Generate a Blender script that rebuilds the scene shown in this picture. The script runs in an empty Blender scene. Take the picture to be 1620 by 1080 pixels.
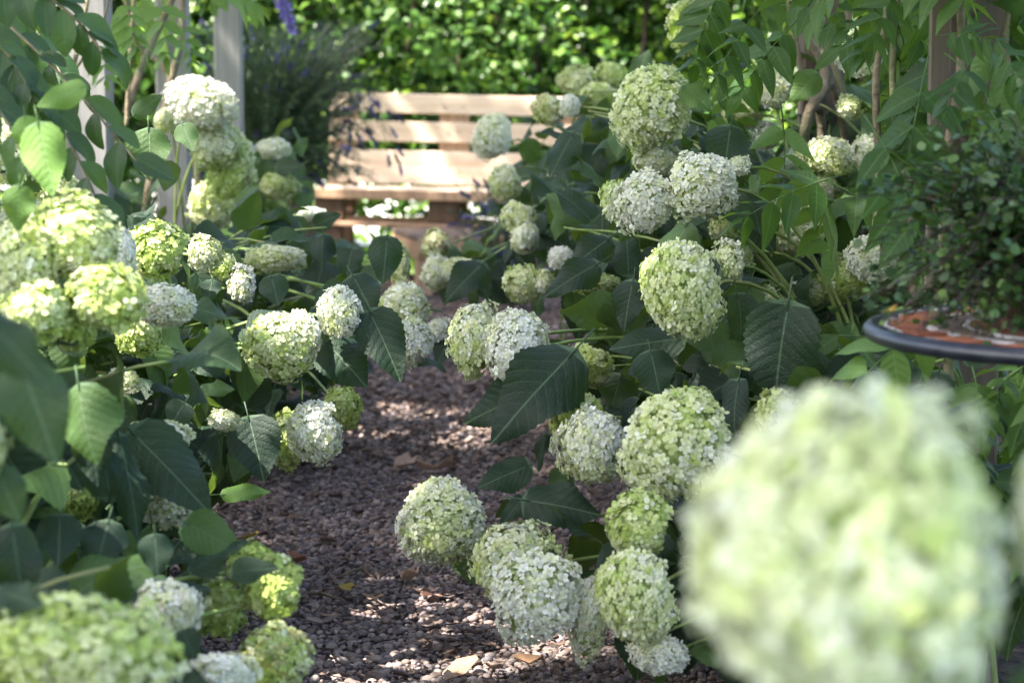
import bpy, math, random
import numpy as np
from mathutils import Vector, Matrix

random.seed(7)
RS = np.random.RandomState(11)
R = math.radians
sc = bpy.context.scene
COL = sc.collection

# ------------------------------------------------------------------ camera
H = 1.03                       # eye height
FP = 3825.0                    # focal length in pixels of the 1620 x 1080 frame (85 mm)
PITCH = math.atan(433.0 / FP)
cam_d = bpy.data.cameras.new('camera')
cam = bpy.data.objects.new('camera', cam_d)
COL.objects.link(cam)
cam.location = (0, 0, H)
cam.rotation_euler = (math.pi / 2 - PITCH, 0, 0)
cam_d.sensor_width = 36
cam_d.lens = FP / 1620 * 36
cam_d.clip_start = 0.05
cam_d.clip_end = 400
cam_d.dof.use_dof = True
cam_d.dof.focus_distance = 4.15
cam_d.dof.aperture_fstop = 6.2
cam_d.dof.aperture_blades = 0
sc.camera = cam

# ------------------------------------------------------------------ sky, sun, exposure
SUN = Vector((-0.50, -0.26, 0.83)).normalized()      # towards the sun
w = bpy.data.worlds.new('World')
sc.world = w
w.use_nodes = True
wn = w.node_tree
wn.nodes.clear()
sky = wn.nodes.new('ShaderNodeTexSky')
sky.sky_type = 'NISHITA'
sky.sun_disc = False
sky.sun_elevation = math.asin(SUN.z)
sky.sun_rotation = math.atan2(SUN.x, SUN.y)
sky.air_density = 1.0
sky.ozone_density = 0.4
sky.dust_density = 3.5
bg = wn.nodes.new('ShaderNodeBackground')
bg.inputs['Strength'].default_value = 0.108
wo = wn.nodes.new('ShaderNodeOutputWorld')
wn.links.new(sky.outputs[0], bg.inputs[0])
wn.links.new(bg.outputs[0], wo.inputs[0])
sl = bpy.data.lights.new('sun', 'SUN')
sl.energy = 4.0
sl.angle = R(0.53)
sl.color = (1.0, 0.95, 0.86)
so = bpy.data.objects.new('sun', sl)
COL.objects.link(so)
so.rotation_euler = SUN.to_track_quat('Z', 'Y').to_euler()
so.location = SUN * 30
sc.view_settings.view_transform = 'Standard'
sc.view_settings.look = 'None'
sc.view_settings.gamma = 1
sc.view_settings.exposure = 2.7
sc.cycles.use_denoising = True
sc.cycles.max_bounces = 8
sc.cycles.diffuse_bounces = 4
sc.cycles.glossy_bounces = 2
sc.cycles.transmission_bounces = 5
sc.cycles.sample_clamp_indirect = 6

# ------------------------------------------------------------------ camera geometry helpers
SP, CP = math.sin(PITCH), math.cos(PITCH)
FWD, UPV, RGT = Vector((0, CP, -SP)), Vector((0, SP, CP)), Vector((1, 0, 0))
EYE = Vector((0, 0, H))

def at(px, py, d):
    """world point seen at pixel (px, py), d metres along the view axis"""
    return EYE + d * (FWD + RGT * ((px - 810) / FP) - UPV * ((py - 540) / FP))

def proj(p):
    q = p - EYE
    d = q.dot(FWD)
    if d < 0.05:
        return None
    return 810 + q.dot(RGT) / d * FP, 540 - q.dot(UPV) / d * FP, d

def ground(px, py, z=0.0):
    v = (py - 540) / FP
    return at(px, py, (H - z) / (SP + v * CP))

# ------------------------------------------------------------------ object helpers
def tag(o, label=None, cat=None, group=None, kind=None):
    if label: o['label'] = label
    if cat: o['category'] = cat
    if group: o['group'] = group
    if kind: o['kind'] = kind
    return o

def thing(name, label, cat, loc, group=None):
    o = bpy.data.objects.new(name, None)
    o.empty_display_size = 0.05
    COL.objects.link(o)
    o.location = loc
    return tag(o, label, cat, group)

def obj(name, me, parent=None, mw=None, color=None):
    """link mesh me; mw is its world matrix (parents are only translated)"""
    o = bpy.data.objects.new(name, me)
    COL.objects.link(o)
    mw = mw if mw is not None else Matrix.Identity(4)
    if parent is not None:
        o.parent = parent
        off = Vector(parent.location)
        pp = parent.parent
        if pp is not None:
            raise RuntimeError('use sub()')
        mw = Matrix.Translation(-off) @ mw
    o.matrix_basis = mw
    if color is not None:
        o.color = color
    return o

def sub(name, me, part, local=None, color=None):
    """a sub-part that shares its part's space"""
    o = bpy.data.objects.new(name, me)
    COL.objects.link(o)
    o.parent = part
    if local is not None:
        o.matrix_basis = local
    if color is not None:
        o.color = color
    return o

class MB:
    def __init__(s):
        s.v, s.f, s.c, s.uv = [], [], [], []
    def add(s, vs, fs, col=None, uv=None):
        n = len(s.v)
        s.v.extend(tuple(p) for p in vs)
        s.f.extend(tuple(i + n for i in f) for f in fs)
        if col is not None:
            s.c.extend(list(col) if isinstance(col, list) else [col] * len(vs))
        if uv is not None:
            s.uv.extend(uv)
        return s
    def mesh(s, name, mat, smooth=False):
        me = bpy.data.meshes.new(name)
        me.from_pydata(s.v, [], s.f)
        if s.c:
            a = me.color_attributes.new('col', 'FLOAT_COLOR', 'POINT')
            a.data.foreach_set('color', np.array([(c[0], c[1], c[2], 1.0) for c in s.c], dtype=np.float32).ravel())
        if s.uv:
            l = me.uv_layers.new(name='UVMap')
            idx = np.empty(len(me.loops), dtype=np.int32)
            me.loops.foreach_get('vertex_index', idx)
            l.data.foreach_set('uv', np.array(s.uv, dtype=np.float32)[idx].ravel())
        if smooth:
            me.polygons.foreach_set('use_smooth', [True] * len(me.polygons))
        if mat: me.materials.append(mat)
        me.update()
        return me

def fastmesh(name, V, F, mat, C=None, smooth=False):
    """numpy verts (n,3), faces (m,k), colours (n,3)"""
    me = bpy.data.meshes.new(name)
    k = F.shape[1]
    me.vertices.add(len(V))
    me.vertices.foreach_set('co', V.astype(np.float32).ravel())
    me.loops.add(F.size)
    me.loops.foreach_set('vertex_index', F.astype(np.int32).ravel())
    me.polygons.add(len(F))
    me.polygons.foreach_set('loop_start', np.arange(0, F.size, k, dtype=np.int32))
    me.polygons.foreach_set('loop_total', np.full(len(F), k, dtype=np.int32))
    if smooth:
        me.polygons.foreach_set('use_smooth', np.ones(len(F), dtype=bool))
    me.update(calc_edges=True)
    if C is not None:
        a = me.color_attributes.new('col', 'FLOAT_COLOR', 'POINT')
        cc = np.ones((len(V), 4), dtype=np.float32); cc[:, :3] = C
        a.data.foreach_set('color', cc.ravel())
    if mat: me.materials.append(mat)
    return me

def scatter(bv, bf, M, T):
    """copies of base mesh (bv, bf): M (n,3,3) maps, T (n,3) offsets"""
    n, k = len(M), len(bv)
    V = np.einsum('nij,kj->nki', M, bv) + T[:, None, :]
    F = bf[None, :, :] + (np.arange(n) * k)[:, None, None]
    return V.reshape(-1, 3), F.reshape(-1, bf.shape[1])

def rotm(n, tilt=math.pi):
    """n random rotations: spin about z, then tilt up to tilt"""
    a = RS.uniform(0, 2 * math.pi, n); t = RS.normal(0, 1, n) * tilt; b = RS.uniform(0, 2 * math.pi, n)
    def rz(x):
        m = np.zeros((n, 3, 3)); c, s = np.cos(x), np.sin(x)
        m[:, 0, 0] = c; m[:, 0, 1] = -s; m[:, 1, 0] = s; m[:, 1, 1] = c; m[:, 2, 2] = 1
        return m
    m = np.zeros((n, 3, 3)); c, s = np.cos(t), np.sin(t)
    m[:, 0, 0] = 1; m[:, 1, 1] = c; m[:, 1, 2] = -s; m[:, 2, 1] = s; m[:, 2, 2] = c
    return rz(b) @ m @ rz(a)

def frame(y, n):
    """3x3 with columns x, y, z from a direction y and a rough normal n"""
    y = y.normalized()
    z = (n - y * n.dot(y))
    if z.length < 1e-4: z = y.orthogonal()
    z.normalize()
    x = y.cross(z)
    return Matrix((x, y, z)).transposed()

def tube(mb, pts, rad, sides=6, col=None, cap=True):
    pts = [Vector(p) for p in pts]
    n = len(pts)
    if not isinstance(rad, (list, tuple)): rad = [rad] * n
    vs, fs = [], []
    t0 = (pts[1] - pts[0]).normalized()
    nx = t0.orthogonal().normalized()
    for i in range(n):
        t = (pts[min(i + 1, n - 1)] - pts[max(i - 1, 0)]).normalized()
        nx = (nx - t * nx.dot(t)).normalized()
        ny = t.cross(nx)
        for k in range(sides):
            a = 2 * math.pi * k / sides
            vs.append(pts[i] + (nx * math.cos(a) + ny * math.sin(a)) * rad[i])
    for i in range(n - 1):
        for k in range(sides):
            k2 = (k + 1) % sides
            fs.append((i * sides + k, i * sides + k2, (i + 1) * sides + k2, (i + 1) * sides + k))
    if cap:
        fs.append(tuple(range(sides - 1, -1, -1)))
        fs.append(tuple((n - 1) * sides + k for k in range(sides)))
    mb.add(vs, fs, col)

def box(mb, lo, hi, M=None, col=None, bev=0.0):
    x0, y0, z0 = lo; x1, y1, z1 = hi
    b = min(bev, (x1 - x0) / 3, (y1 - y0) / 3, (z1 - z0) / 3)
    if b <= 0:
        vs = [Vector(p) for p in ((x0,y0,z0),(x1,y0,z0),(x1,y1,z0),(x0,y1,z0),(x0,y0,z1),(x1,y0,z1),(x1,y1,z1),(x0,y1,z1))]
        fs = [(3,2,1,0),(4,5,6,7),(0,1,5,4),(1,2,6,5),(2,3,7,6),(3,0,4,7)]
    else:
        vs, fs, id_ = [], [], {}
        for sx in (0, 1):
            for sy in (0, 1):
                for sz in (0, 1):
                    cx, cy, cz = (x0, x1)[sx], (y0, y1)[sy], (z0, z1)[sz]
                    ix, iy, iz = cx + (b, -b)[sx], cy + (b, -b)[sy], cz + (b, -b)[sz]
                    for ax, p in ((0, (cx, iy, iz)), (1, (ix, cy, iz)), (2, (ix, iy, cz))):
                        id_[(sx, sy, sz, ax)] = len(vs); vs.append(Vector(p))
        g = id_
        for s in (0, 1):
            q = [(0,0),(1,0),(1,1),(0,1)]
            if s == 0: q = q[::-1]
            fs.append(tuple(g[(s, a, c, 0)] for a, c in q))
            fs.append(tuple(g[(a, s, c, 1)] for a, c in q[::-1]))
            fs.append(tuple(g[(a, c, s, 2)] for a, c in q))
        for a in (0, 1):
            for c in (0, 1):
                fs.append((g[(0,a,c,1)], g[(1,a,c,1)], g[(1,a,c,2)], g[(0,a,c,2)]))
                fs.append((g[(a,0,c,0)], g[(a,1,c,0)], g[(a,1,c,2)], g[(a,0,c,2)]))
                fs.append((g[(a,c,0,0)], g[(a,c,1,0)], g[(a,c,1,1)], g[(a,c,0,1)]))
        for sx in (0, 1):
            for sy in (0, 1):
                for sz in (0, 1):
                    fs.append(tuple(g[(sx, sy, sz, k)] for k in (0, 1, 2)))
    if M is not None: vs = [M @ v for v in vs]
    mb.add(vs, fs, col)

def lathe(mb, prof, n=40, col=None, M=None):
    vs, fs = [], []
    for r, z in prof:
        for k in range(n):
            a = 2 * math.pi * k / n
            v = Vector((r * math.cos(a), r * math.sin(a), z))
            vs.append(M @ v if M is not None else v)
    for i in range(len(prof) - 1):
        for k in range(n):
            k2 = (k + 1) % n
            fs.append((i * n + k, i * n + k2, (i + 1) * n + k2, (i + 1) * n + k))
    mb.add(vs, fs, col)

def bez(p0, p1, p2, p3, n):
    out = []
    for i in range(n + 1):
        t = i / n; s = 1 - t
        out.append(p0 * s**3 + p1 * (3 * s * s * t) + p2 * (3 * s * t * t) + p3 * t**3)
    return out

# ------------------------------------------------------------------ materials
class NT:
    def __init__(s, name):
        s.m = bpy.data.materials.new(name)
        s.m.use_nodes = True
        s.t = s.m.node_tree
        s.t.nodes.clear()
        s.out = s.t.nodes.new('ShaderNodeOutputMaterial')
    def n(s, typ, **kw):
        nd = s.t.nodes.new(typ)
        for k, v in kw.items():
            if k.startswith('i_'):
                key = k[2:]
                key = int(key) if key.isdigit() else key.replace('_', ' ')
                s.put(v, nd.inputs[key])
            else:
                setattr(nd, k, v)
        return nd
    def put(s, v, inp):
        if isinstance(v, bpy.types.NodeSocket): s.t.links.new(v, inp)
        elif isinstance(v, bpy.types.Node): s.t.links.new(v.outputs[0], inp)
        else:
            if isinstance(v, (tuple, list)) and len(v) == 3 and inp.type == 'RGBA': v = (*v, 1)
            inp.default_value = v
    def math(s, op, a, b=0.0, c=0.0, clamp=False):
        nd = s.t.nodes.new('ShaderNodeMath'); nd.operation = op; nd.use_clamp = clamp
        s.put(a, nd.inputs[0]); s.put(b, nd.inputs[1]); s.put(c, nd.inputs[2])
        return nd.outputs[0]
    def mix(s, f, a, b, blend='MIX'):
        nd = s.t.nodes.new('ShaderNodeMix'); nd.data_type = 'RGBA'; nd.blend_type = blend
        s.put(f, nd.inputs[0]); s.put(a, nd.inputs[6]); s.put(b, nd.inputs[7])
        return nd.outputs[2]
    def smooth(s, v, a, b, x=0.0, y=1.0):
        nd = s.t.nodes.new('ShaderNodeMapRange'); nd.interpolation_type = 'SMOOTHSTEP'
        s.put(v, nd.inputs[0])
        for i, k in enumerate((a, b, x, y)): nd.inputs[i + 1].default_value = k
        return nd.outputs[0]
    def noise(s, scale, detail=3.0, vec=None, rough=0.55):
        nd = s.t.nodes.new('ShaderNodeTexNoise')
        nd.inputs['Scale'].default_value = scale; nd.inputs['Detail'].default_value = detail
        nd.inputs['Roughness'].default_value = rough
        if vec is not None: s.put(vec, nd.inputs['Vector'])
        return nd.outputs[0]
    def obj_co(s):
        return s.n('ShaderNodeTexCoord').outputs['Object']
    def bump(s, h, strength=0.4, dist=0.005):
        return s.n('ShaderNodeBump', i_Strength=strength, i_Distance=dist, i_Height=h).outputs[0]
    def finish(s, base, rough=0.6, spec=0.4, normal=None, metal=0.0, trans=None, tfac=0.0, coat=0.0):
        p = s.n('ShaderNodeBsdfPrincipled')
        s.put(base, p.inputs['Base Color']); s.put(rough, p.inputs['Roughness'])
        p.inputs['Specular IOR Level'].default_value = spec
        p.inputs['Metallic'].default_value = metal
        p.inputs['Coat Weight'].default_value = coat
        if normal is not None: s.put(normal, p.inputs['Normal'])
        sh = p.outputs[0]
        if trans is not None:
            t = s.n('ShaderNodeBsdfTranslucent')
            s.put(trans, t.inputs['Color'])
            mx = s.n('ShaderNodeMixShader')
            s.put(tfac, mx.inputs[0]); s.put(sh, mx.inputs[1]); s.put(t, mx.inputs[2])
            sh = mx.outputs[0]
        s.put(sh, s.out.inputs[0])
        return s.m

def leaf_material(name, dark, light, young, under, vein, nlat=8.0, slope=0.75, rough=0.42, trans=(0.20, 0.34, 0.04), tfac=0.25, spec=0.5, bumps=0.16):
    k = NT(name)
    uv = k.n('ShaderNodeUVMap').outputs[0]
    sep = k.n('ShaderNodeSeparateXYZ', i_0=uv)
    x = k.math('ABSOLUTE', sep.outputs[0]); y = sep.outputs[1]
    oi = k.n('ShaderNodeObjectInfo')
    sc_ = k.n('ShaderNodeSeparateColor', i_0=oi.outputs['Color'])
    mid = k.smooth(x, 0.005, 0.016, 1.0, 0.0)
    sft = k.math('MULTIPLY', k.math('SUBTRACT', k.math('SUBTRACT', y, k.math('MULTIPLY', x, slope * 0.75)), k.math('MULTIPLY', k.math('MULTIPLY', x, x), slope * 0.9)), nlat)
    fr = k.math('ABSOLUTE', k.math('SUBTRACT', k.math('FRACT', sft), 0.5))
    lat = k.smooth(fr, 0.0, 0.065, 1.0, 0.0)
    pet = k.smooth(y, -0.07, -0.05, 1.0, 0.0)
    veinm = k.math('MAXIMUM', k.math('MAXIMUM', mid, k.math('MULTIPLY', lat, 0.45)), pet)
    co = k.obj_co()
    nz = k.noise(7.0, 4.0, co)
    f = k.math('ADD', k.math('MULTIPLY', oi.outputs['Random'], 0.7), k.math('MULTIPLY', nz, 0.5), clamp=True)
    base = k.mix(f, dark, light)
    base = k.mix(sc_.outputs[0], base, young)
    base = k.mix(k.math('MULTIPLY', k.smooth(k.noise(23.0, 2.0, co), 0.70, 0.78), 0.35), base, (0.16, 0.12, 0.04))
    base = k.mix(k.math('MULTIPLY', veinm, 0.55), base, vein)
    geo = k.n('ShaderNodeNewGeometry')
    base = k.mix(geo.outputs['Backfacing'], base, under)
    hgt = k.math('SUBTRACT', k.math('MULTIPLY', k.smooth(fr, 0.0, 0.5), 0.42), k.math('MULTIPLY', mid, 0.8))
    hgt = k.math('ADD', hgt, k.math('MULTIPLY', k.noise(38.0, 2.0, co), 0.5))
    vo = k.n('ShaderNodeTexVoronoi', feature='DISTANCE_TO_EDGE', i_Vector=co); vo.inputs['Scale'].default_value = 26.0
    hgt = k.math('ADD', hgt, k.math('MULTIPLY', k.smooth(vo.outputs['Distance'], 0.0, 0.2), 0.35))
    nrm = k.bump(hgt, bumps, 0.008)
    tr = k.mix(sc_.outputs[0], trans, (0.45, 0.55, 0.06))
    rg = k.math('ADD', rough, k.math('MULTIPLY', k.noise(5.0, 2.0, co), 0.18))
    return k.finish(base, rg, spec, nrm, trans=tr, tfac=tfac)

M = {}
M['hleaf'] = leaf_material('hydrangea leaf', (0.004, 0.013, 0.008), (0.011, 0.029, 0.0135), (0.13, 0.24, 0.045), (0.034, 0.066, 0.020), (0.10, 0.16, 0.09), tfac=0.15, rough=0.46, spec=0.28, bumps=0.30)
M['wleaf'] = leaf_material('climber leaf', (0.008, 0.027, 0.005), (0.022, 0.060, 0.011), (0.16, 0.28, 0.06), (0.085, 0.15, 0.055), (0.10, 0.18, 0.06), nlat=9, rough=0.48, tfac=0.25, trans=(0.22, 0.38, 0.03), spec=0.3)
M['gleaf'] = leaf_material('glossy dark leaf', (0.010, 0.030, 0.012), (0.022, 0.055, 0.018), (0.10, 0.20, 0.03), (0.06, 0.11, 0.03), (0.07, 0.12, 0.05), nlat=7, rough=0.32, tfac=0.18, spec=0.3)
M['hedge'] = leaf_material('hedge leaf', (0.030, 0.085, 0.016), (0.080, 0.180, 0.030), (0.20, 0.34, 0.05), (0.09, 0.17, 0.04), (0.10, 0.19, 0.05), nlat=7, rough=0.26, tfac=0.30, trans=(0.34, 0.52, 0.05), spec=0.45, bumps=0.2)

def petal_material():
    k = NT('petals')
    at_ = k.n('ShaderNodeAttribute', attribute_name='col')
    s = k.n('ShaderNodeSeparateColor', i_0=at_.outputs['Color'])
    oi = k.n('ShaderNodeObjectInfo')
    oc = k.n('ShaderNodeSeparateColor', i_0=oi.outputs['Color'])
    # ripeness: per-floret value shifted by the head's own age
    f = k.math('ADD', k.math('MULTIPLY', k.math('SUBTRACT', s.outputs[0], 0.5), 0.85), oc.outputs[0])
    f = k.math('MAXIMUM', k.math('MINIMUM', f, 1.0), 0.0)
    c = k.mix(k.smooth(f, 0.0, 0.5), (0.85, 0.84, 0.79), (0.75, 0.77, 0.48))
    c = k.mix(k.smooth(f, 0.38, 1.0), c, (0.42, 0.54, 0.13))
    c = k.mix(k.math('MULTIPLY', s.outputs[2], 0.75), c, (0.46, 0.56, 0.16))
    c = k.mix(k.math('MULTIPLY', oc.outputs[1], k.smooth(s.outputs[1], 0.90, 0.99)), c, (0.30, 0.18, 0.06))
    c = k.mix(1.0, c, k.n('ShaderNodeCombineColor', i_0=s.outputs[1], i_1=s.outputs[1], i_2=s.outputs[1]).outputs[0], 'MULTIPLY')
    return k.finish(c, 0.55, 0.25, trans=c, tfac=0.28)
M['petal'] = petal_material()

def simple(name, c1, c2, scale=20.0, rough=0.7, spec=0.3, bumpd=0.003, bumps=0.4, metal=0.0, rnd=0.0, c3=None, trans=None, tfac=0.0):
    k = NT(name)
    co = k.obj_co()
    nz = k.noise(scale, 5.0, co, 0.6)
    f = k.smooth(nz, 0.3, 0.7)
    if rnd:
        oi = k.n('ShaderNodeObjectInfo')
        f = k.math('ADD', k.math('MULTIPLY', f, 1 - rnd), k.math('MULTIPLY', oi.outputs['Random'], rnd))
    c = k.mix(f, c1, c2)
    if c3: c = k.mix(k.smooth(k.noise(scale * 0.17, 3.0, co), 0.45, 0.65), c, c3)
    return k.finish(c, rough, spec, k.bump(nz, bumps, bumpd), metal, trans=trans, tfac=tfac)

def vcol(name, rough=0.7, spec=0.3, scale=60.0, trans=0.0, bumps=0.3, rand=False):
    k = NT(name)
    a = k.n('ShaderNodeAttribute', attribute_name='col')
    nz = k.noise(scale, 4.0, k.obj_co(), 0.65)
    c = k.mix(k.smooth(nz, 0.3, 0.75), a.outputs['Color'], k.mix(0.35, a.outputs['Color'], (0.01, 0.01, 0.01)))
    return k.finish(c, rough, spec, k.bump(nz, bumps, 0.002), trans=a.outputs['Color'] if trans else None, tfac=trans)

M['core'] = simple('flower core', (0.16, 0.22, 0.05), (0.40, 0.48, 0.18), 60, bumpd=0.01)
M['stem'] = simple('green stem', (0.11, 0.18, 0.04), (0.21, 0.28, 0.08), 25, 0.5, c3=(0.20, 0.20, 0.08))
M['bark'] = simple('climber bark', (0.11, 0.085, 0.055), (0.24, 0.19, 0.13), 30, 0.9, bumpd=0.02, bumps=0.8, c3=(0.13, 0.14, 0.07))
M['soil'] = simple('soil', (0.018, 0.013, 0.009), (0.06, 0.042, 0.028), 30, 0.95, bumpd=0.03, bumps=0.9)
M['lawn'] = simple('lawn', (0.05, 0.10, 0.02), (0.12, 0.19, 0.045), 9, 0.9, bumpd=0.03)
M['paving'] = simple('pale paving', (0.50, 0.47, 0.44), (0.62, 0.59, 0.55), 6, 0.8, bumpd=0.004)
M['bed'] = simple('path bed', (0.030, 0.022, 0.020), (0.10, 0.075, 0.065), 70, 0.9, bumpd=0.02, bumps=1.0, c3=(0.05, 0.035, 0.028))
M['pebbles'] = vcol('pebbles', 0.62, 0.35, 90)
M['litter'] = vcol('dry leaves', 0.8, 0.2, 120, trans=0.15)
M['mixleaf'] = vcol('small leaves', 0.4, 0.45, 40, trans=0.22)
M['metal'] = simple('dark metal', (0.008, 0.009, 0.018), (0.02, 0.021, 0.035), 40, 0.36, 0.6, 0.001, 0.3)
M['grout'] = simple('grout', (0.20, 0.17, 0.15), (0.32, 0.28, 0.25), 80, 0.9)
M['tile_red'] = simple('terracotta tile', (0.20, 0.055, 0.028), (0.40, 0.15, 0.07), 90, 0.55, 0.4, rnd=0.75)
M['tile_white'] = simple('white tile', (0.46, 0.43, 0.41), (0.56, 0.53, 0.50), 90, 0.5, 0.4, rnd=0.4)
M['tile_brown'] = simple('brown tile', (0.13, 0.09, 0.07), (0.24, 0.18, 0.14), 90, 0.55, 0.4, rnd=0.7)
M['pot'] = simple('brown glazed pot', (0.045, 0.022, 0.014), (0.10, 0.05, 0.032), 14, 0.4, 0.5, rnd=0.0)
M['stone'] = simple('pale stone', (0.28, 0.25, 0.24), (0.42, 0.38, 0.36), 30, 0.85, bumpd=0.01)
M['hedgebacking'] = simple('dark hedge backing', (0.012, 0.03, 0.006), (0.04, 0.09, 0.015), 14, 0.9, bumpd=0.05, bumps=1.0)
M['hedgewood'] = simple('hedge twigs', (0.03, 0.025, 0.015), (0.08, 0.06, 0.04), 20, 0.9)

def wood_material(name, c1, c2, dark, along='X', knots=True):
    k = NT(name)
    oi = k.n('ShaderNodeObjectInfo')
    co = k.obj_co()
    off = k.n('ShaderNodeCombineXYZ', i_0=k.math('MULTIPLY', oi.outputs['Random'], 37.0), i_1=k.math('MULTIPLY', oi.outputs['Random'], 11.0), i_2=0.0)
    v = k.n('ShaderNodeVectorMath', operation='ADD', i_0=co, i_1=off).outputs[0]
    sclv = (1.2, 26, 26) if along == 'X' else (26, 26, 1.2)
    mp = k.n('ShaderNodeMapping', i_Vector=v); mp.inputs['Scale'].default_value = sclv
    g = k.noise(1.6, 6.0, mp.outputs[0], 0.65)
    broad = k.noise(2.2, 3.0, v)
    c = k.mix(k.smooth(g, 0.32, 0.70), c1, c2)
    c = k.mix(k.math('MULTIPLY', k.smooth(broad, 0.5, 0.72), 0.55), c, dark)
    if knots:
        vo = k.n('ShaderNodeTexVoronoi', i_Vector=v); vo.inputs['Scale'].default_value = 4.0
        c = k.mix(k.smooth(vo.outputs['Distance'], 0.05, 0.09, 0.75, 0.0), c, dark)
    c = k.mix(k.math('MULTIPLY', oi.outputs['Random'], 0.22), c, dark)
    return k.finish(c, 0.75, 0.25, k.bump(g, 0.5, 0.003))
M['pallet'] = wood_material('pallet wood', (0.66, 0.53, 0.40), (0.54, 0.40, 0.28), (0.30, 0.21, 0.14))
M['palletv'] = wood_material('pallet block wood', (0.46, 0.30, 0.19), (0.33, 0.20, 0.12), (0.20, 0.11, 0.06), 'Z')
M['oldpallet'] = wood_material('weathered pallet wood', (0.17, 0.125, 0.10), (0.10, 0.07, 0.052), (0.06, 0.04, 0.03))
M['darkblock'] = wood_material('shaded pallet wood', (0.13, 0.075, 0.045), (0.09, 0.05, 0.03), (0.05, 0.03, 0.02), 'Z')  # shade under the bench seat put into the wood colour
M['post'] = wood_material('grey post wood', (0.27, 0.255, 0.25), (0.20, 0.19, 0.185), (0.13, 0.13, 0.115), 'Z')
M['darkpost'] = wood_material('brown post wood', (0.15, 0.115, 0.09), (0.09, 0.07, 0.055), (0.05, 0.04, 0.035), 'Z')

# ------------------------------------------------------------------ the ground
def sheet(name, x0, x1, y0, y1, z, mat):
    mb = MB(); mb.add([(x0,y0,z),(x1,y0,z),(x1,y1,z),(x0,y1,z)], [(0,1,2,3)])
    return tag(obj(name, mb.mesh(name, mat)), kind='structure')
sheet('ground', -160, 160, -60, 300, -0.012, M['lawn'])

def bumpy(name, xf0, xf1, y0, y1, z, amp, nx, ny, mat):
    mb = MB(); vs, fs = [], []
    for j in range(ny + 1):
        y = y0 + (y1 - y0) * j / ny
        for i in range(nx + 1):
            x = xf0(y) + (xf1(y) - xf0(y)) * i / nx
            e = min(i, nx - i, j, ny - j)
            vs.append((x, y, z + (random.random() * amp if e > 0 else 0)))
    for j in range(ny):
        for i in range(nx):
            a = j * (nx + 1) + i
            fs.append((a, a + 1, a + nx + 2, a + nx + 1))
    mb.add(vs, fs)
    return tag(obj(name, mb.mesh(name, mat, True)), kind='structure')

def path_l(y):  # left edge of the gravel path
    return -0.52 - 0.16 * math.sin((y - 2.5) * 0.6) - 0.02 * max(0, y - 7)
def path_r(y):
    return 0.46 - 0.10 * max(0, min(1, (y - 5) / 3)) + 0.35 * max(0, min(1, (y - 9.5) / 1.5))
bumpy('soil_bed', lambda y: -1.75, lambda y: 1.75, 0.6, 12.1, -0.006, 0.010, 40, 120, M['soil'])
path = bumpy('gravel_path', lambda y: path_l(y) - (0.7 * max(0, min(1, (y - 9.3) / 1.5))), path_r, 0.8, 12.05, 0.008, 0.008, 24, 160, M['bed'])
sheet('paving', -7, 7, 13.9, 22, 0.012, M['paving'])

# pebbles of the path
def ico(sub_):
    import bmesh
    bm = bmesh.new(); bmesh.ops.create_icosphere(bm, subdivisions=sub_, radius=1.0)
    bm.verts.index_update()
    v = np.array([p.co[:] for p in bm.verts]); f = np.array([[p.index for p in q.verts] for q in bm.faces]); bm.free()
    return v, f
PEB = np.array([(0.150,0.118,0.110),(0.195,0.150,0.138),(0.110,0.090,0.093),(0.25,0.205,0.185),(0.160,0.115,0.095),(0.13,0.112,0.122),(0.29,0.24,0.215),(0.18,0.130,0.108)])
def pebble_set(n, y0, y1, smin, smax):
    y = y0 + (y1 - y0) * RS.rand(n)
    l = np.array([path_l(t) for t in y]) - 0.04; r = np.array([path_r(t) for t in y]) + 0.04
    x = l + (r - l) * RS.rand(n)
    s = smin + (smax - smin) * RS.rand(n) ** 1.7
    return x, y, s
def keep_apart(x, y, s, k=0.62):
    """throw out pebbles that sit on another one"""
    cell, g, keep = 0.024, {}, []
    for i in range(len(x)):
        c = (int(x[i] // cell), int(y[i] // cell)); ok = True
        for a in (-1, 0, 1):
            for b in (-1, 0, 1):
                for j in g.get((c[0] + a, c[1] + b), ()):
                    if (x[i]-x[j])**2 + (y[i]-y[j])**2 < ((s[i]+s[j]) * k)**2: ok = False; break
        if ok: g.setdefault(c, []).append(i); keep.append(i)
    return np.array(keep)
iv1, if1 = ico(1); iv2, if2 = ico(2)
xs, ys, ss = [], [], []
for n, y0, y1, a, b in ((34000, 3.75, 6.2, 0.0048, 0.0118), (17000, 6.2, 9.6, 0.007, 0.014)):
    x, y, s = pebble_set(n, y0, y1, a, b); xs.append(x); ys.append(y); ss.append(s)
x, y, s = map(np.concatenate, (xs, ys, ss))
kp = keep_apart(x, y, s); x, y, s = x[kp], y[kp], s[kp]
scx = s * RS.uniform(0.85, 1.35, len(s)); scy = s * RS.uniform(0.75, 1.05, len(s)); scz = s * RS.uniform(0.45, 0.8, len(s))
cc = PEB[RS.randint(0, len(PEB), len(s))] * np.array([1.02, 0.98, 1.0]) * RS.uniform(0.75, 1.4, (len(s), 1))
zz = 0.012 + scz * RS.uniform(0.15, 0.6, len(s))
vis = np.zeros(len(s))
for i in range(len(s)):
    q = proj(Vector((x[i], y[i], 0.02)))
    if q and 470 < q[0] < 1090 and q[1] < 1085 and q[1] > 960 and q[0] < 800 + (q[1] - 1010) * 8:
        vis[i] = s[i] / q[2]
big = set(np.argsort(-vis)[:300].tolist())
rest = np.array([i for i in range(len(s)) if i not in big])
def pmats(ix):
    m = rotm(len(ix), 0.22)
    return m * np.stack([scx[ix], scy[ix], scz[ix]], 1)[:, None, :]
V, F = scatter(iv1, if1, pmats(rest), np.stack([x[rest], y[rest], zz[rest]], 1))
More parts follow.
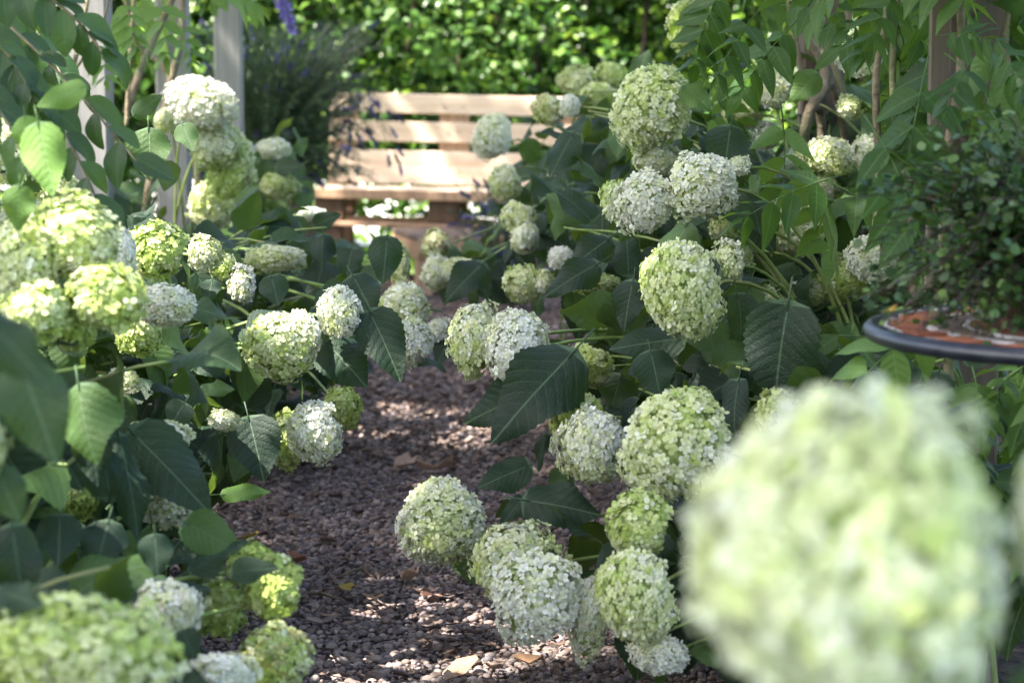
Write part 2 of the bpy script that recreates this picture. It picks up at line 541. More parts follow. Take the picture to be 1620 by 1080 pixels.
g = obj('gravel', fastmesh('gravel', V, F, M['pebbles'], np.repeat(cc[rest], len(iv1), 0), True), path)
tag(g, kind='stuff')
PM = []
for k in range(12):
    nv = iv2 * (1 + 0.10 * np.sin(iv2 @ RS.normal(0, 2.2, (3, 1)) + k)) * (1 + 0.07 * np.sin(iv2 @ RS.normal(0, 3.0, (3, 1))))
    PM.append(fastmesh('pebble', nv, if2, M['pebbles'], np.tile(PEB[k % len(PEB)], (len(nv), 1)), True))
bi = np.array(sorted(big)); bm_ = rotm(len(bi), 0.2)
for q, i in enumerate(bi):
    mw = Matrix.Translation((x[i], y[i], zz[i])) @ Matrix(bm_[q].tolist()).to_4x4() @ Matrix.Diagonal((scx[i], scy[i], scz[i], 1))
    obj('pebble', PM[q % 12], path, mw)

# dry leaf litter
def litter_mesh(n, pos, size, name, cols):
    """curled leaf scraps: 3 x 3 vertices each"""
    u = np.array([(a, b) for b in (-1, 0, 1) for a in (-1, 0, 1)], float)
    f = np.array([(0,1,4,3),(1,2,5,4),(3,4,7,6),(4,5,8,7)])
    P = np.zeros((n, 9, 3))
    wx = RS.uniform(0.35, 0.7, n)[:, None]; cu = RS.uniform(-0.1, 0.75, n)[:, None]; cv = RS.uniform(-0.2, 0.6, n)[:, None]
    nar = np.where(np.abs(u[:, 1]) > 0.5, 0.35, 1.0)[None, :]
    P[:, :, 0] = u[None, :, 0] * wx * nar + RS.normal(0, 0.12, (n, 9))
    P[:, :, 1] = u[None, :, 1]
    P[:, :, 2] = cu * u[None, :, 0]**2 * wx + cv * u[None, :, 1]**2 * 0.6 + RS.normal(0, 0.10, (n, 9))
    m = rotm(n, 0.35) * size[:, None, None]
    V = np.einsum('nij,nkj->nki', m, P) + pos[:, None, :]
    F = (f[None] + (np.arange(n) * 9)[:, None, None]).reshape(-1, 4)
    return fastmesh(name, V.reshape(-1, 3), F, M['litter'], np.repeat(cols, 9, 0), True)
LIT = np.array([(0.22,0.14,0.095),(0.30,0.20,0.14),(0.17,0.10,0.065),(0.38,0.27,0.20),(0.12,0.072,0.05),(0.26,0.155,0.10),(0.33,0.23,0.165)])
LIT = LIT * 0.62 + LIT.mean(1, keepdims=True) * 0.34 * np.array([1.0, 0.95, 1.0])
n = 12000
y = 3.8 + 6.6 * RS.rand(n) ** 1.2
l = np.array([path_l(t) for t in y]); r = np.array([path_r(t) for t in y])
e = RS.rand(n)
e = np.where(RS.rand(n) < 0.35, np.where(RS.rand(n) < 0.5, e ** 3, 1 - e ** 3), e)
x = l + (r - l) * e
clump = np.sin(x * 9 + 1.3) * np.sin(y * 5 + 0.4) + 0.6 * np.sin(x * 21 + y * 13)
kp = (clump + RS.normal(0, 0.7, n) > -0.05) | (y > 5.8)
x, y = x[kp], y[kp]; n = len(x)
sz = RS.uniform(0.0035, 0.0115, n) * (1 + 0.7 * (RS.rand(n) < 0.10)) * np.where(y > 6, 1.35, 1.0)
o = obj('leaf_litter', litter_mesh(n, np.stack([x, y, 0.022 + RS.rand(n) * 0.006], 1), sz, 'leaf_litter', LIT[RS.randint(0, len(LIT), n)] * RS.uniform(0.7, 1.25, (n, 1))))
tag(o, 'scattered crumbs of dry brown leaves on the gravel path', 'leaf litter', kind='stuff')
# leaves of the litter that one can pick out
for px, py, s, c, lab in (
    (391, 852, 0.026, (0.36, 0.25, 0.05), 'yellow fallen leaf at the edge of the gravel under the lime flower'),
    (470, 885, 0.024, (0.30, 0.14, 0.09), 'reddish brown fallen leaf below the yellow one beside the path edge'),
    (648, 914, 0.030, (0.48, 0.32, 0.22), 'pale curled fallen leaf catching sunlight in the middle of the path'),
    (684, 938, 0.028, (0.36, 0.20, 0.15), 'flat pinkish fallen leaf near the lowest cream flowers'),
    (590, 945, 0.025, (0.30, 0.20, 0.13), 'crumpled tan fallen leaf among grey pebbles in mid path'),
    (730, 1055, 0.032, (0.38, 0.27, 0.18), 'long beige fallen leaf at the bottom edge of the photo'),
    (545, 928, 0.022, (0.40, 0.28, 0.06), 'small ochre fallen leaf left of the sunlit patch'),
    (688, 742, 0.045, (0.50, 0.33, 0.24), 'bright dry leaf in the sun patch farther up the path'),
    (640, 735, 0.04, (0.46, 0.31, 0.23), 'large pale dry leaf next to the bright one farther up'),
    (835, 1045, 0.026, (0.33, 0.20, 0.12), 'brown curled leaf lying under the white flower on the gravel'),
):
    p = ground(px, py, 0.03)
    me = litter_mesh(1, np.zeros((1, 3)), np.array([s]), 'fallen_leaf', np.array([c]))
    tag(obj('fallen_leaf', me, None, Matrix.Translation(p)), lab, 'leaf', 'fallen leaves on the path')
def twig(p, q, lab):
    mb = MB(); a, b = ground(*p, 0.03), ground(*q, 0.03)
    tube(mb, [a, a.lerp(b, 0.4) + Vector((0.004, 0.004, 0.004)), b], [0.0035, 0.003, 0.002], 5)
    tag(obj('twig', mb.mesh('twig', M['bark'], True)), lab, 'twig', 'twigs on the path')
twig((488, 938), (545, 950), 'thin brown twig lying on the gravel by the left edge')
twig((538, 912), (575, 898), 'short dark twig lying in the middle of the gravel')

# ------------------------------------------------------------------ leaves
def w_hyd(u): return 0.43 * max(0.0, math.sin(math.pi * u ** 0.60)) ** 0.74 * (1 - 0.22 * u)
def w_lan(u): return 0.235 * max(0.0, math.sin(math.pi * u ** 0.66)) ** 0.95 * (1 - 0.30 * u)
def w_ell(u): return 0.26 * max(0.0, math.sin(math.pi * u ** 0.9)) ** 0.75
def blade(mb, wf, nu, nv, droop, fold, wave, seed, cord=0.0, serr=0.0, petiole=0.0, M4=None, curl=0.0, L=1.0):
    """a leaf blade of unit length along +y, normal +z; uv holds its flat shape"""
    vs, uvs, fs = [], [], []
    for i in range(nu + 1):
        u = i / nu
        for j in range(-nv, nv + 1):
            v = j / nv
            ww = wf(u)
            if abs(j) == nv and 0 < i < nu: ww *= 1 + (serr if i % 2 else -serr)
            x = v * ww
            y = u - cord * abs(v) ** 1.4 * (1 - u) ** 6
            z = fold * abs(x) + wave * math.sin(u * 8.5 + seed + (1.7 if v > 0 else 0)) * abs(v) ** 2 * ww
            z -= curl * x * x * 2.2
            a = droop * u                       # bend the blade downwards along its length
            yb = math.sin(a) / droop if droop > 1e-3 else u
            zb = -(1 - math.cos(a)) / droop if droop > 1e-3 else 0.0
            p = Vector((x, yb + (y - u) - math.sin(a) * -z * 0.6, zb + z * math.cos(a))) * L
            vs.append(M4 @ p if M4 is not None else p); uvs.append((x, y))
    W = 2 * nv + 1
    for i in range(nu):
        for j in range(2 * nv):
            a = i * W + j
            fs.append((a, a + 1, a + W + 1, a + W))
    mb.add(vs, fs, None, uvs)
    if petiole:
        m2 = MB(); tube(m2, [(0, -petiole, petiole * 0.12), (0, -petiole * 0.5, petiole * 0.08), (0, 0.01, -0.004)], [0.013, 0.011, 0.011], 4)
        mb.add(m2.v, m2.f, None, [(0.0, min(p[1], -0.08)) for p in m2.v])
HL = []
for k, (dr, fo, wa, cu) in enumerate(((0.5,0.25,0.16,0.2),(0.85,0.12,0.22,0.5),(0.3,0.4,0.12,0.0),(1.1,0.2,0.2,0.6),(0.65,-0.05,0.25,0.7),(0.4,0.15,0.3,0.3),(0.95,0.35,0.12,0.1),(0.2,0.1,0.18,0.35))):
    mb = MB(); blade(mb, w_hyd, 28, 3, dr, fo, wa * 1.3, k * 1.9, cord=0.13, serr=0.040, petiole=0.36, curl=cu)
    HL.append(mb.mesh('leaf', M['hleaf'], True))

def pinnate(name, nl, length, lsize, seed, mat, wf=w_lan):
    """a feather leaf: a drooping rachis with pairs of leaflets and one at the end"""
    rnd = random.Random(seed)
    mb = MB()
    bend = rnd.uniform(0.5, 1.3)
    def rp(t):
        a = bend * t
        return Vector((0.02 * math.sin(t * 3 + seed), math.sin(a) / bend, -(1 - math.cos(a)) / bend)) * length
    m2 = MB(); tube(m2, [rp(t / 8) for t in range(9)], [0.0020 - 0.0012 * t / 8 for t in range(9)], 4)
    mb.add(m2.v, m2.f, None, [(0.0, -0.1)] * len(m2.v))
    def leaflet(t, side):
        p = rp(t); tg = (rp(min(1, t + 0.03)) - rp(max(0, t - 0.03))).normalized()
        if side == 0: d = tg
        else: d = (tg * rnd.uniform(0.35, 0.65) + Vector((side, 0, 0)) * 0.9 + Vector((0, 0, rnd.uniform(-0.65, 0.0)))).normalized()
        nrm = Vector((0, 0, 1)) + tg.cross(Vector((1, 0, 0))) * 0.2 + Vector((rnd.uniform(-.3, .3), rnd.uniform(-.3, .3), 0))
        L = lsize * rnd.uniform(0.85, 1.12) * (0.72 + 0.5 * math.sin(math.pi * min(1, t * 0.85 + 0.1)))
        fr = frame(d, nrm).to_4x4(); fr.translation = p
        blade(mb, wf, 9, 1, rnd.uniform(0.15, 0.8), rnd.uniform(0.0, 0.35), 0.12, rnd.random() * 6, M4=fr, L=L)
    for i in range(nl):
        t = 0.26 + 0.68 * i / (nl - 1) if nl > 1 else 0.7
        for s in (-1, 1): leaflet(t + rnd.uniform(-0.012, 0.012), s)
    leaflet(1.0, 0)
    return mb.mesh(name, mat, True)
WL = [pinnate('compound_leaf', 4 + k % 2, 0.235 + 0.02 * (k % 3), 0.092, 3 + k, M['wleaf']) for k in range(7)]
mb = MB(); GL = []
for k in range(5):
    mb = MB(); blade(mb, w_ell, 12, 2, 0.35 + 0.2 * k, 0.3, 0.12, k * 2.1, petiole=0.10)
    GL.append(mb.mesh('leaf', M['gleaf'], True))
EL = []
for k in range(4):
    mb = MB(); blade(mb, w_ell, 4, 1, 0.3 + 0.25 * k, 0.35, 0.1, k * 2.1)
    EL.append(mb.mesh('leaf', M['hedge'], True))

# ------------------------------------------------------------------ flower heads
def petal_pts():
    # half petal outline (x outwards, y sideways) in floret units
    return [(0.06, 0.0), (0.34, 0.33), (0.72, 0.42), (0.98, 0.22), (1.04, 0.0)]
def head_mesh(rad, spacing, fs_, seed, cover=0.82, rough_=0.08):
    rnd = random.Random(seed); rs = np.random.RandomState(seed)
    n = int(1.28 * 4 * math.pi * rad * rad * cover / (spacing ** 2))
    bumps = [(Vector(rs.normal(0, 1, 3)).normalized(), rnd.uniform(-1, 0.9) * rough_, rnd.uniform(3, 11)) for _ in range(20)]
    tone = [(Vector(rs.normal(0, 1, 3)).normalized(), rnd.uniform(-0.35, 0.35)) for _ in range(7)]
    sprigs = [Vector(rs.normal(0, 1, 3)).normalized() for _ in range(9)]
    b1, b2, b3 = [Vector(rs.normal(0, 1, 3)).normalized() for _ in range(3)]
    def lop(d):                                   # a lopsided dome: one side flat, another swollen
        return 1 + 0.13 * d.dot(b1) - 0.34 * max(0, d.dot(b2) - 0.35) - 0.28 * max(0, d.dot(b3) - 0.45)
    pp = petal_pts()
    V, F, C = [], [], []
    ga = math.pi * (3 - math.sqrt(5))
    for i in range(n):
        z = 1 - 2 * cover * (i + 0.5) / n + rnd.gauss(0, 0.025)
        z = max(-1, min(1, z))
        ph = i * ga + rnd.gauss(0, 0.05)
        q = math.sqrt(max(0, 1 - z * z))
        d = Vector((q * math.cos(ph), q * math.sin(ph), z)).normalized()
        if rnd.random() < 0.035: continue
        rr = 1 + sum(a * math.exp(-k * (1 - d.dot(b))) for b, a, k in bumps) + rnd.gauss(0, 0.034)
        if z < -0.15: rr -= 0.16 * min(1, (-z - 0.15) * 2)        # the dome closes towards its stalk
        rr *= lop(d)
        for b in sprigs:
            if d.dot(b) > 0.985: rr += 0.13
        if rnd.random() < 0.12: rr -= rnd.uniform(0.04, 0.12)
        c = d * rad * rr
        deep = rnd.random() < 0.30
        if deep: c = d * rad * (rr - rnd.uniform(0.09, 0.17))
        nrm = (d + Vector((rnd.gauss(0, 0.27), rnd.gauss(0, 0.27), rnd.gauss(0, 0.27)))).normalized()
        fr = frame(nrm.orthogonal(), nrm)
        spin = rnd.uniform(0, 6.28)
        s = fs_ * rnd.uniform(0.62, 1.25)
        ripe = min(1, max(0, 0.5 + sum(a * max(0, d.dot(b)) for b, a in tone) + rnd.gauss(0, 0.22)))
        if deep: ripe = min(1, ripe + 0.25)
        val = rnd.uniform(0.80, 1.0)
        npet = 4 if rnd.random() < 0.85 else 3
        cup = rnd.uniform(-0.25, 0.45)
        for k in range(npet):
            a = spin + k * 2 * math.pi / npet + rnd.gauss(0, 0.12)
            ca, sa = math.cos(a), math.sin(a)
            ps = s * rnd.uniform(0.85, 1.12); lift = cup + rnd.gauss(0, 0.14); tw = rnd.gauss(0, 0.18)
            base = len(V)
            for j, (px, py) in enumerate(pp + [(px, -py) for px, py in pp[1:4]]):
                zl = lift * px * px * 0.7 + tw * py - 0.28 * py * py
                l = Vector(((px * ca - py * sa) * ps, (px * sa + py * ca) * ps, zl * ps))
                V.append(c + fr @ l)
                C.append((ripe, val, 1.0 if j == 0 else (0.12 if j in (1, 5) else 0.0)))
            F.append((base, base + 4, base + 3, base + 2, base + 1))
            F.append((base, base + 5, base + 6, base + 7, base + 4))
    mb = MB(); mb.add(V, F, C)
    fl = mb.mesh('florets', M['petal'])
    mb = MB()
    vs = [Vector(v) for v in iv2]
    vs = [v * rad * 0.84 * lop(v) * (1 + sum(a * math.exp(-k * (1 - v.dot(b))) for b, a, k in bumps)) for v in vs]
    mb.add([v if v.z > -cover else Vector((v.x * 0.6, v.y * 0.6, v.z * 0.75)) for v in vs], [tuple(f) for f in if2])
    return rad, mb.mesh('flower_head', M['core'], True), fl
HEADS = []
for k, r_ in enumerate((0.034, 0.034, 0.046, 0.046, 0.046, 0.060, 0.060, 0.060, 0.060, 0.076, 0.076, 0.076, 0.076)):
    HEADS.append(head_mesh(r_, 0.0083 if r_ > 0.04 else 0.0080, 0.0082 if r_ > 0.04 else 0.0072, 100 + k, 0.85, 0.19))

# ------------------------------------------------------------------ hydrangea shrubs
KD = 1.7   # list depths are in units of 1.7 m
SHRUB = {}
def shrub(key, root, label, group='hydrangea shrubs along the path'):
    SHRUB[key] = thing('hydrangea_shrub', label, 'shrub', root, group)
shrub('A', (-0.62, 2.35, 0), 'hydrangea in the bottom left corner with a large blurred lime flower and two white ones')
shrub('L', (-0.95, 3.0, 0), 'sunlit hydrangea at the left edge with a bright cluster of lime flowers')
shrub('B', (-0.88, 4.3, 0), 'hydrangea left of the path with sharp lime and white globes leaning over the gravel')
shrub('C', (-0.92, 5.9, 0), 'hydrangea mid left reaching flat stems and white flowers across towards the bench')
shrub('D', (-0.98, 6.9, 0), 'tall hydrangea between the grey posts with a sunlit white flower')
shrub('E', (-0.90, 8.6, 0), 'small hydrangea beside the brown pot with one white and one lime flower')
shrub('F', (0.62, 3.75, 0), 'hydrangea right of the path with heavy cream globes resting on the gravel')
shrub('G', (0.70, 4.55, 0), 'hydrangea right of the path with a heart shaped pair of flowers over one big leaf')
shrub('T', (0.72, 5.3, 0), 'tall hydrangea right of the bench with a large pale lime globe')
shrub('I', (0.42, 7.6, 0), 'farther hydrangea right of the pallet table with white and lime flowers before the bench')
shrub('J', (0.98, 5.3, 0), 'hydrangea behind the climber stems and above the mosaic table')
shrub('K', (0.45, 1.2, 0), 'hydrangea close to the lens with one huge blurred flower')
# key, px, py, rx, ry, depth/1.7, ripeness, axis bias (right, up), brown, shield
HL_ = [
 ('L', 125,385,78,62,1.78,.40), ('L',35,420,58,60,1.76,.52), ('L',158,478,62,58,1.74,.60), ('L',62,492,62,52,1.72,.58), ('L',110,520,44,34,1.8,.66), ('L',196,392,22,42,1.95,.02), ('L',40,345,45,32,1.9,.25),
 ('L',20,225,60,55,2.3,.20), ('L',90,300,42,36,2.4,.45), ('B',226,525,42,40,2.25,.75),
 ('B',258,486,46,32,2.05,-.05), ('B',252,402,50,44,2.3,.68), ('B',325,402,30,30,2.5,.25), ('B',381,455,25,32,2.6,.30), ('B',352,420,22,22,2.6,.5),
 ('C',440,408,42,20,3.1,.45), ('C',405,412,20,20,3.1,.5),
 ('B',440,545,62,56,2.4,.70), ('B',478,535,32,46,2.43,.08), ('B',535,493,34,40,2.5,.15),
 ('C',636,482,40,38,2.9,.12), ('C',655,545,36,44,2.85,.30), ('C',622,500,26,34,2.95,.35), ('C',690,524,22,24,3.2,.2), ('C',632,420,17,36,3.2,.55),
 ('B',498,680,47,52,2.4,.22), ('B',456,702,30,46,2.45,.62), ('C',541,643,32,38,2.7,.82), ('B',355,665,26,17,2.25,.02),
 ('B',196,600,30,24,2.2,.55), ('A',248,690,56,30,2.0,.15), ('A',266,788,50,48,2.0,.30), ('A',118,790,42,36,2.1,.75), ('A',120,845,22,22,2.1,.6),
 ('A',400,893,40,40,1.85,.74), ('A',436,935,50,50,1.82,.74), ('A',345,965,50,50,1.88,.80), ('A',432,1040,58,50,1.78,.80), ('A',268,965,56,50,1.68,.0), ('A',350,1068,60,44,1.66,.02),
 ('A',105,1045,140,98,1.32,.60), ('A',-35,700,45,70,1.35,.35),
 ('D',314,172,58,44,3.8,.05), ('D',338,228,44,42,3.85,.60), ('D',366,275,40,48,3.9,.66), ('D',335,325,38,40,4.0,.72), ('D',270,190,26,20,3.9,.3),
 ('E',429,238,26,18,4.4,-.05), ('E',437,298,29,23,4.3,.55), ('C',498,339,23,12,3.7,.0),
 ('T',1040,178,66,68,2.9,.60), ('T',1038,250,40,28,2.92,.38), ('T',1085,36,33,40,3.4,.62), ('T',913,135,35,30,4.1,.78), ('T',967,118,25,24,4.1,.78), ('T',944,155,26,22,4.05,.74), ('T',872,172,27,25,3.6,.45), ('T',903,165,18,20,3.58,.05),
 ('G',1020,326,48,50,2.5,.02), ('G',1112,290,54,48,2.48,.20), ('G',971,313,22,36,2.7,.78), ('G',1166,262,20,18,2.6,.45),
 ('G',1084,455,66,80,2.3,.60), ('G',1152,420,28,36,2.45,.55), ('G',1145,362,24,20,2.6,.35), ('G',1170,400,24,20,2.7,.55),
 ('G',752,532,43,62,2.42,.42), ('G',818,556,55,68,2.38,.16), ('G',936,575,38,34,2.6,.62), ('G',940,450,42,18,2.8,.65),
 ('F',1078,712,90,92,2.1,.48), ('F',918,655,42,48,2.36,.62), ('F',942,700,52,64,2.28,.06), ('F',700,828,70,74,2.3,.36), ('F',815,884,64,68,2.2,.44), ('F',855,948,68,72,2.1,.10), ('F',932,968,34,62,2.12,-.05), ('F',1016,836,52,52,2.02,.58), ('F',1010,940,64,78,1.98,.64), ('F',1046,1036,44,32,2.05,.02), ('F',1232,652,36,36,2.1,.55),
 ('T',826,446,34,33,3.0,.58), ('T',862,446,15,20,2.98,.1), ('I',824,342,27,26,3.6,.38), ('I',828,376,24,27,3.55,.30), ('I',800,286,28,30,4.0,.62), ('I',784,220,32,38,4.3,.22), ('T',889,406,25,20,3.2,.08), ('I',731,430,28,22,3.7,.30), ('I',689,428,24,28,3.75,.12), ('I',687,388,24,26,3.8,.45),
 ('J',1366,84,38,38,3.0,.30), ('J',1315,245,42,34,3.0,.25), ('J',1372,240,26,34,2.95,.25), ('J',1225,140,26,36,3.3,.2), ('J',1180,178,30,24,3.4,.35), ('J',1262,368,52,40,2.75,.35), ('J',1383,412,38,38,2.6,-.05), ('J',1330,440,44,34,2.7,.58), ('J',1285,465,32,24,2.7,.5), ('J',1430,255,30,28,3.0,.2), ('J',1240,320,24,20,2.8,.3), ('J',1400,345,26,24,2.8,.2), ('J',1210,465,24,20,2.6,.5), ('J',1345,170,22,20,3.1,.3), ('J',1480,300,30,24,3.3,.1), ('J',1300,300,26,24,3.1,.3), ('J',1215,215,20,26,3.4,.2),
 ('K',1350,884,258,266,0.66,.30), ('K',1680,820,60,140,0.68,.30),
]
BROWN = {(687,388): .9, (872,172): .5, (1078,712): .12, (432,1040): .5, (900,165): .2}
heads = []
for i, (key, px, py, rx, ry, dk, ripe) in enumerate(HL_):
    d = dk * KD
    c = at(px, py, d)
    heads.append((key, px, py, rx, ry, d, ripe, c))
HSH = [(h[1], h[2], h[3], h[4], h[5], h[0]) for h in heads]
PATHWIN = [(500,1080),(480,985),(480,900),(375,825),(440,750),(560,700),(595,610),(640,575),(720,590),(738,660),(800,700),(850,745),(765,765),(640,780),(640,850),(720,905),(760,950),(800,1025),(900,1035),(1000,1080)]
BENCHWIN = [(540,140),(850,145),(850,165),(760,200),(760,260),(800,330),(660,370),(610,350),(545,380),(500,320),(500,290)]
TRUNKWIN = [(1245,30),(1350,30),(1345,250),(1255,250)]
POSTWIN = [[(110,20),(172,20),(170,330),(118,330)],[(250,120),(300,60),(296,365),(246,365)],[(340,0),(388,0),(388,215),(378,215),(345,140)]]
HEDGEWIN = [(400,0),(1000,0),(1000,90),(850,145),(540,140),(400,190)]
def inside(x, y, poly):
    r_ = False; n = len(poly); j = n - 1
    for i in range(n):
        xi, yi = poly[i]; xj, yj = poly[j]
        if (yi > y) != (yj > y) and x < (xj - xi) * (y - yi) / (yj - yi) + xi: r_ = not r_
        j = i
    return r_
def clear_of(points, soft=(), pad=1.0, windows=True):
    """False where a piece would grow in front of a flower, the open path or the bench"""
    for p in points:
        q = proj(p)
        if q is None: continue
        x, y, d = q
        if windows and (inside(x, y, PATHWIN) or inside(x, y, BENCHWIN) or (inside(x, y, HEDGEWIN) and d < 11) or (d < 5.6 and inside(x, y, TRUNKWIN)) or (d < 8.7 and y < 366 and random.random() < .6 and any(inside(x, y, pw) for pw in POSTWIN))): return False
        for hx, hy, rx, ry, hd, key in HSH:
            if key in soft: continue
            if d < hd + 0.05 and ((x - hx) / (rx * pad))**2 + ((y - hy) / (ry * pad))**2 < 1: return False
    return True

def put_leaf(root, meshes, base, dr, nrm, size, young=0.0, wid=1.0, check=True, soft=(), name='leaf', pad=1.0):
    fr = frame(dr, nrm)
    if check:
        y = fr.col[1]; x_ = fr.col[0]
        pts = [base + y * size * t for t in (0.15, 0.5, 0.8, 1.0)] + [base + y * size * 0.4 + x_ * size * s for s in (-0.36, 0.36)]
        if not clear_of(pts, soft, pad): return None
        if min(p.z for p in pts) < 0.02: return None
        if (base - EYE).length < 0.75: return None
    m = fr.to_4x4() @ Matrix.Diagonal((size * wid, size, size, 1))
    m.translation = base
    return obj(name, random.choice(meshes), root, m, (young, 0, 0, 1))

def stem_obj(root, pts, r0, r1, mat='stem', name='stem', sides=6):
    mb = MB(); n = len(pts)
    tube(mb, pts, [r0 + (r1 - r0) * i / (n - 1) for i in range(n)], sides)
    return obj(name, mb.mesh(name, M[mat], True), root)

def leaf_pairs(root, pts, start, gap, npairs, size, soft=(), young=0.0, skip=0.0):
    """opposite pairs of leaves down a stem from its tip"""
    s = start; acc = 0; i = len(pts) - 1; rot = random.uniform(0, 3.14)
    for k in range(npairs):
        while i > 0 and acc + (pts[i] - pts[i - 1]).length < s:
            acc += (pts[i] - pts[i - 1]).length; i -= 1
        if i == 0: return
        seg = pts[i - 1] - pts[i]
        p = pts[i] + seg.normalized() * (s - acc)
        tg = -seg.normalized()
        a = tg.orthogonal().normalized(); b = tg.cross(a)
        for side in (0, math.pi):
            if random.random() < skip: continue
            o_ = a * math.cos(rot + side) + b * math.sin(rot + side)
            dr = (o_ * 0.9 + tg * random.uniform(0.1, 0.5) + Vector((0, 0, random.uniform(-0.75, 0.0)))).normalized()
            L = size * random.uniform(0.75, 1.15) * (0.8 + 0.2 * min(1, k / 2))
            nr = Vector((random.gauss(0, .3), -0.28 + random.gauss(0, .3), 1))
            base = p + dr * L * 0.33
            put_leaf(root, HL, base, dr, nr, L, young + random.choice((0, 0, 0, .05, .12, .3)), random.uniform(.85, 1.05), soft=soft)
        rot += math.pi / 2 + random.uniform(-.2, .2)
        s += gap * random.uniform(0.8, 1.25)

for i, (key, px, py, rx, ry, d, ripe, c) in enumerate(heads):
    root = SHRUB[key]
    rl = Vector(root.location)
    wx, wy = rx / FP * d, ry / FP * d
    away = (c - rl); away.z = 0
    away = away.normalized() if away.length > 0.01 else Vector((0, -1, 0))
    axis = ((EYE - c).normalized() * 1.0 + Vector((0, 0, 1)) * random.uniform(0.15, 0.6) + away * random.uniform(0.15, 0.5) + Vector((random.gauss(0, .2), 0, 0))).normalized()
    target = max(wx, wy)
    cand = [h for h in HEADS if abs(h[0] - min([q[0] for q in HEADS], key=lambda a: abs(a - target))) < 1e-6]
    rad, core_me, fl_me = cand[i % len(cand)] if key != 'K' else HEADS[10 if px < 1500 else 11]
    z = axis; yv = (UPV - z * UPV.dot(z)).normalized(); xv = yv.cross(z)
    B = Matrix((xv, yv, z)).transposed().to_4x4()
    spin = random.choice((0, math.pi / 2, math.pi, -math.pi / 2))
    sx, sy = (wx, wy) if abs(math.sin(spin)) < .5 else (wy, wx)
    B = B @ Matrix.Rotation(spin, 4, 'Z') @ Matrix.Diagonal((sx / rad / 1.03, sy / rad / 1.03, 0.5 * (wx + wy) / rad / 1.03, 1))
    B.translation = c
    hd = obj('flower_head', core_me, root, B)
    br = BROWN.get((px, py), random.choice((0, 0, .08, .15, .3)))
    f_ = sub('florets', fl_me, hd, None, (ripe + random.gauss(0, .03), br, 0, 1))
    f_['kind'] = 'stuff'
    # flower stalk
    tip = c - axis * 0.55 * 0.5 * (wx + wy)
    p1 = rl + Vector((random.gauss(0, .05), random.gauss(0, .05), 0)) ; p1.z = 0
    ln = (tip - p1).length
    pts = bez(p1, p1 + Vector((0, 0, 1)) * ln * 0.55 + (tip - p1) * 0.1, tip - axis * min(ln, .8) * 0.18 + Vector((0, 0, 0.10 * min(ln, .7))) - away * 0.2 * min(ln, 1.2), tip, 12)
    stem_obj(root, pts, 0.0048, 0.0028)
    leaf_pairs(root, pts, 0.05 + 0.5 * (wx + wy) * 0.4, 0.085, 3 if key not in 'K' else 2, 0.112 if d > 3.2 else 0.108)

# leafy shoots without flowers: (key, tip px, py, depth/1.7)
def shoots(key, n, lo, hi, size=0.108, pairs=5, young=0.0, soft=()):
    root = SHRUB[key]; rl = Vector(root.location)
    for _ in range(n):
        tip = Vector([random.uniform(a, b) for a, b in zip(lo, hi)])
        p1 = rl + Vector((random.gauss(0, .1), random.gauss(0, .12), 0)); p1.z = 0
        ln = (tip - p1).length
        dr = (tip - p1); dr.z *= 0.3; dr.normalize()
        pts = bez(p1, p1 + Vector((0, 0, ln * 0.5)), tip - dr * 0.3 * ln + Vector((0, 0, .08 * ln)), tip, 11)
        if not clear_of(pts[5:], soft, 1.0): pts = [p1.lerp(q, 0.72) for q in pts]
        if clear_of(pts[4:], soft, 0.9): stem_obj(root, pts, 0.0050, 0.0022)
        leaf_pairs(root, pts, 0.01, 0.075, pairs, size, soft, young)
shoots('A', 36, (-0.75, 2.2, 0.12), (-0.18, 3.3, 0.60))
shoots('L', 18, (-1.05, 2.7, 0.25), (-0.42, 3.5, 0.72), 0.125)
shoots('B', 62, (-1.0, 3.6, 0.10), (-0.42, 5.0, 0.66))
shoots('C', 58, (-1.0, 5.0, 0.15), (-0.38, 6.8, 0.72))
shoots('D', 18, (-1.6, 6.2, 0.3), (-0.72, 7.9, 0.95), 0.14, young=0.12)
shoots('E', 16, (-1.1, 7.4, 0.15), (-0.6, 9.0, 0.75), 0.12, young=0.1)
shoots('F', 46, (0.12, 3.3, 0.10), (0.85, 4.3, 0.62))
shoots('G', 60, (0.08, 4.0, 0.25), (0.95, 5.2, 0.85))
shoots('T', 56, (0.10, 4.9, 0.35), (0.9, 6.4, 1.08))
shoots('I', 40, (0.02, 5.8, 0.15), (0.75, 8.2, 0.85))
shoots('J', 36, (0.55, 4.7, 0.4), (1.4, 6.4, 1.15), young=0.08)
shoots('K', 4, (0.3, 0.95, 0.25), (0.6, 1.4, 0.45))

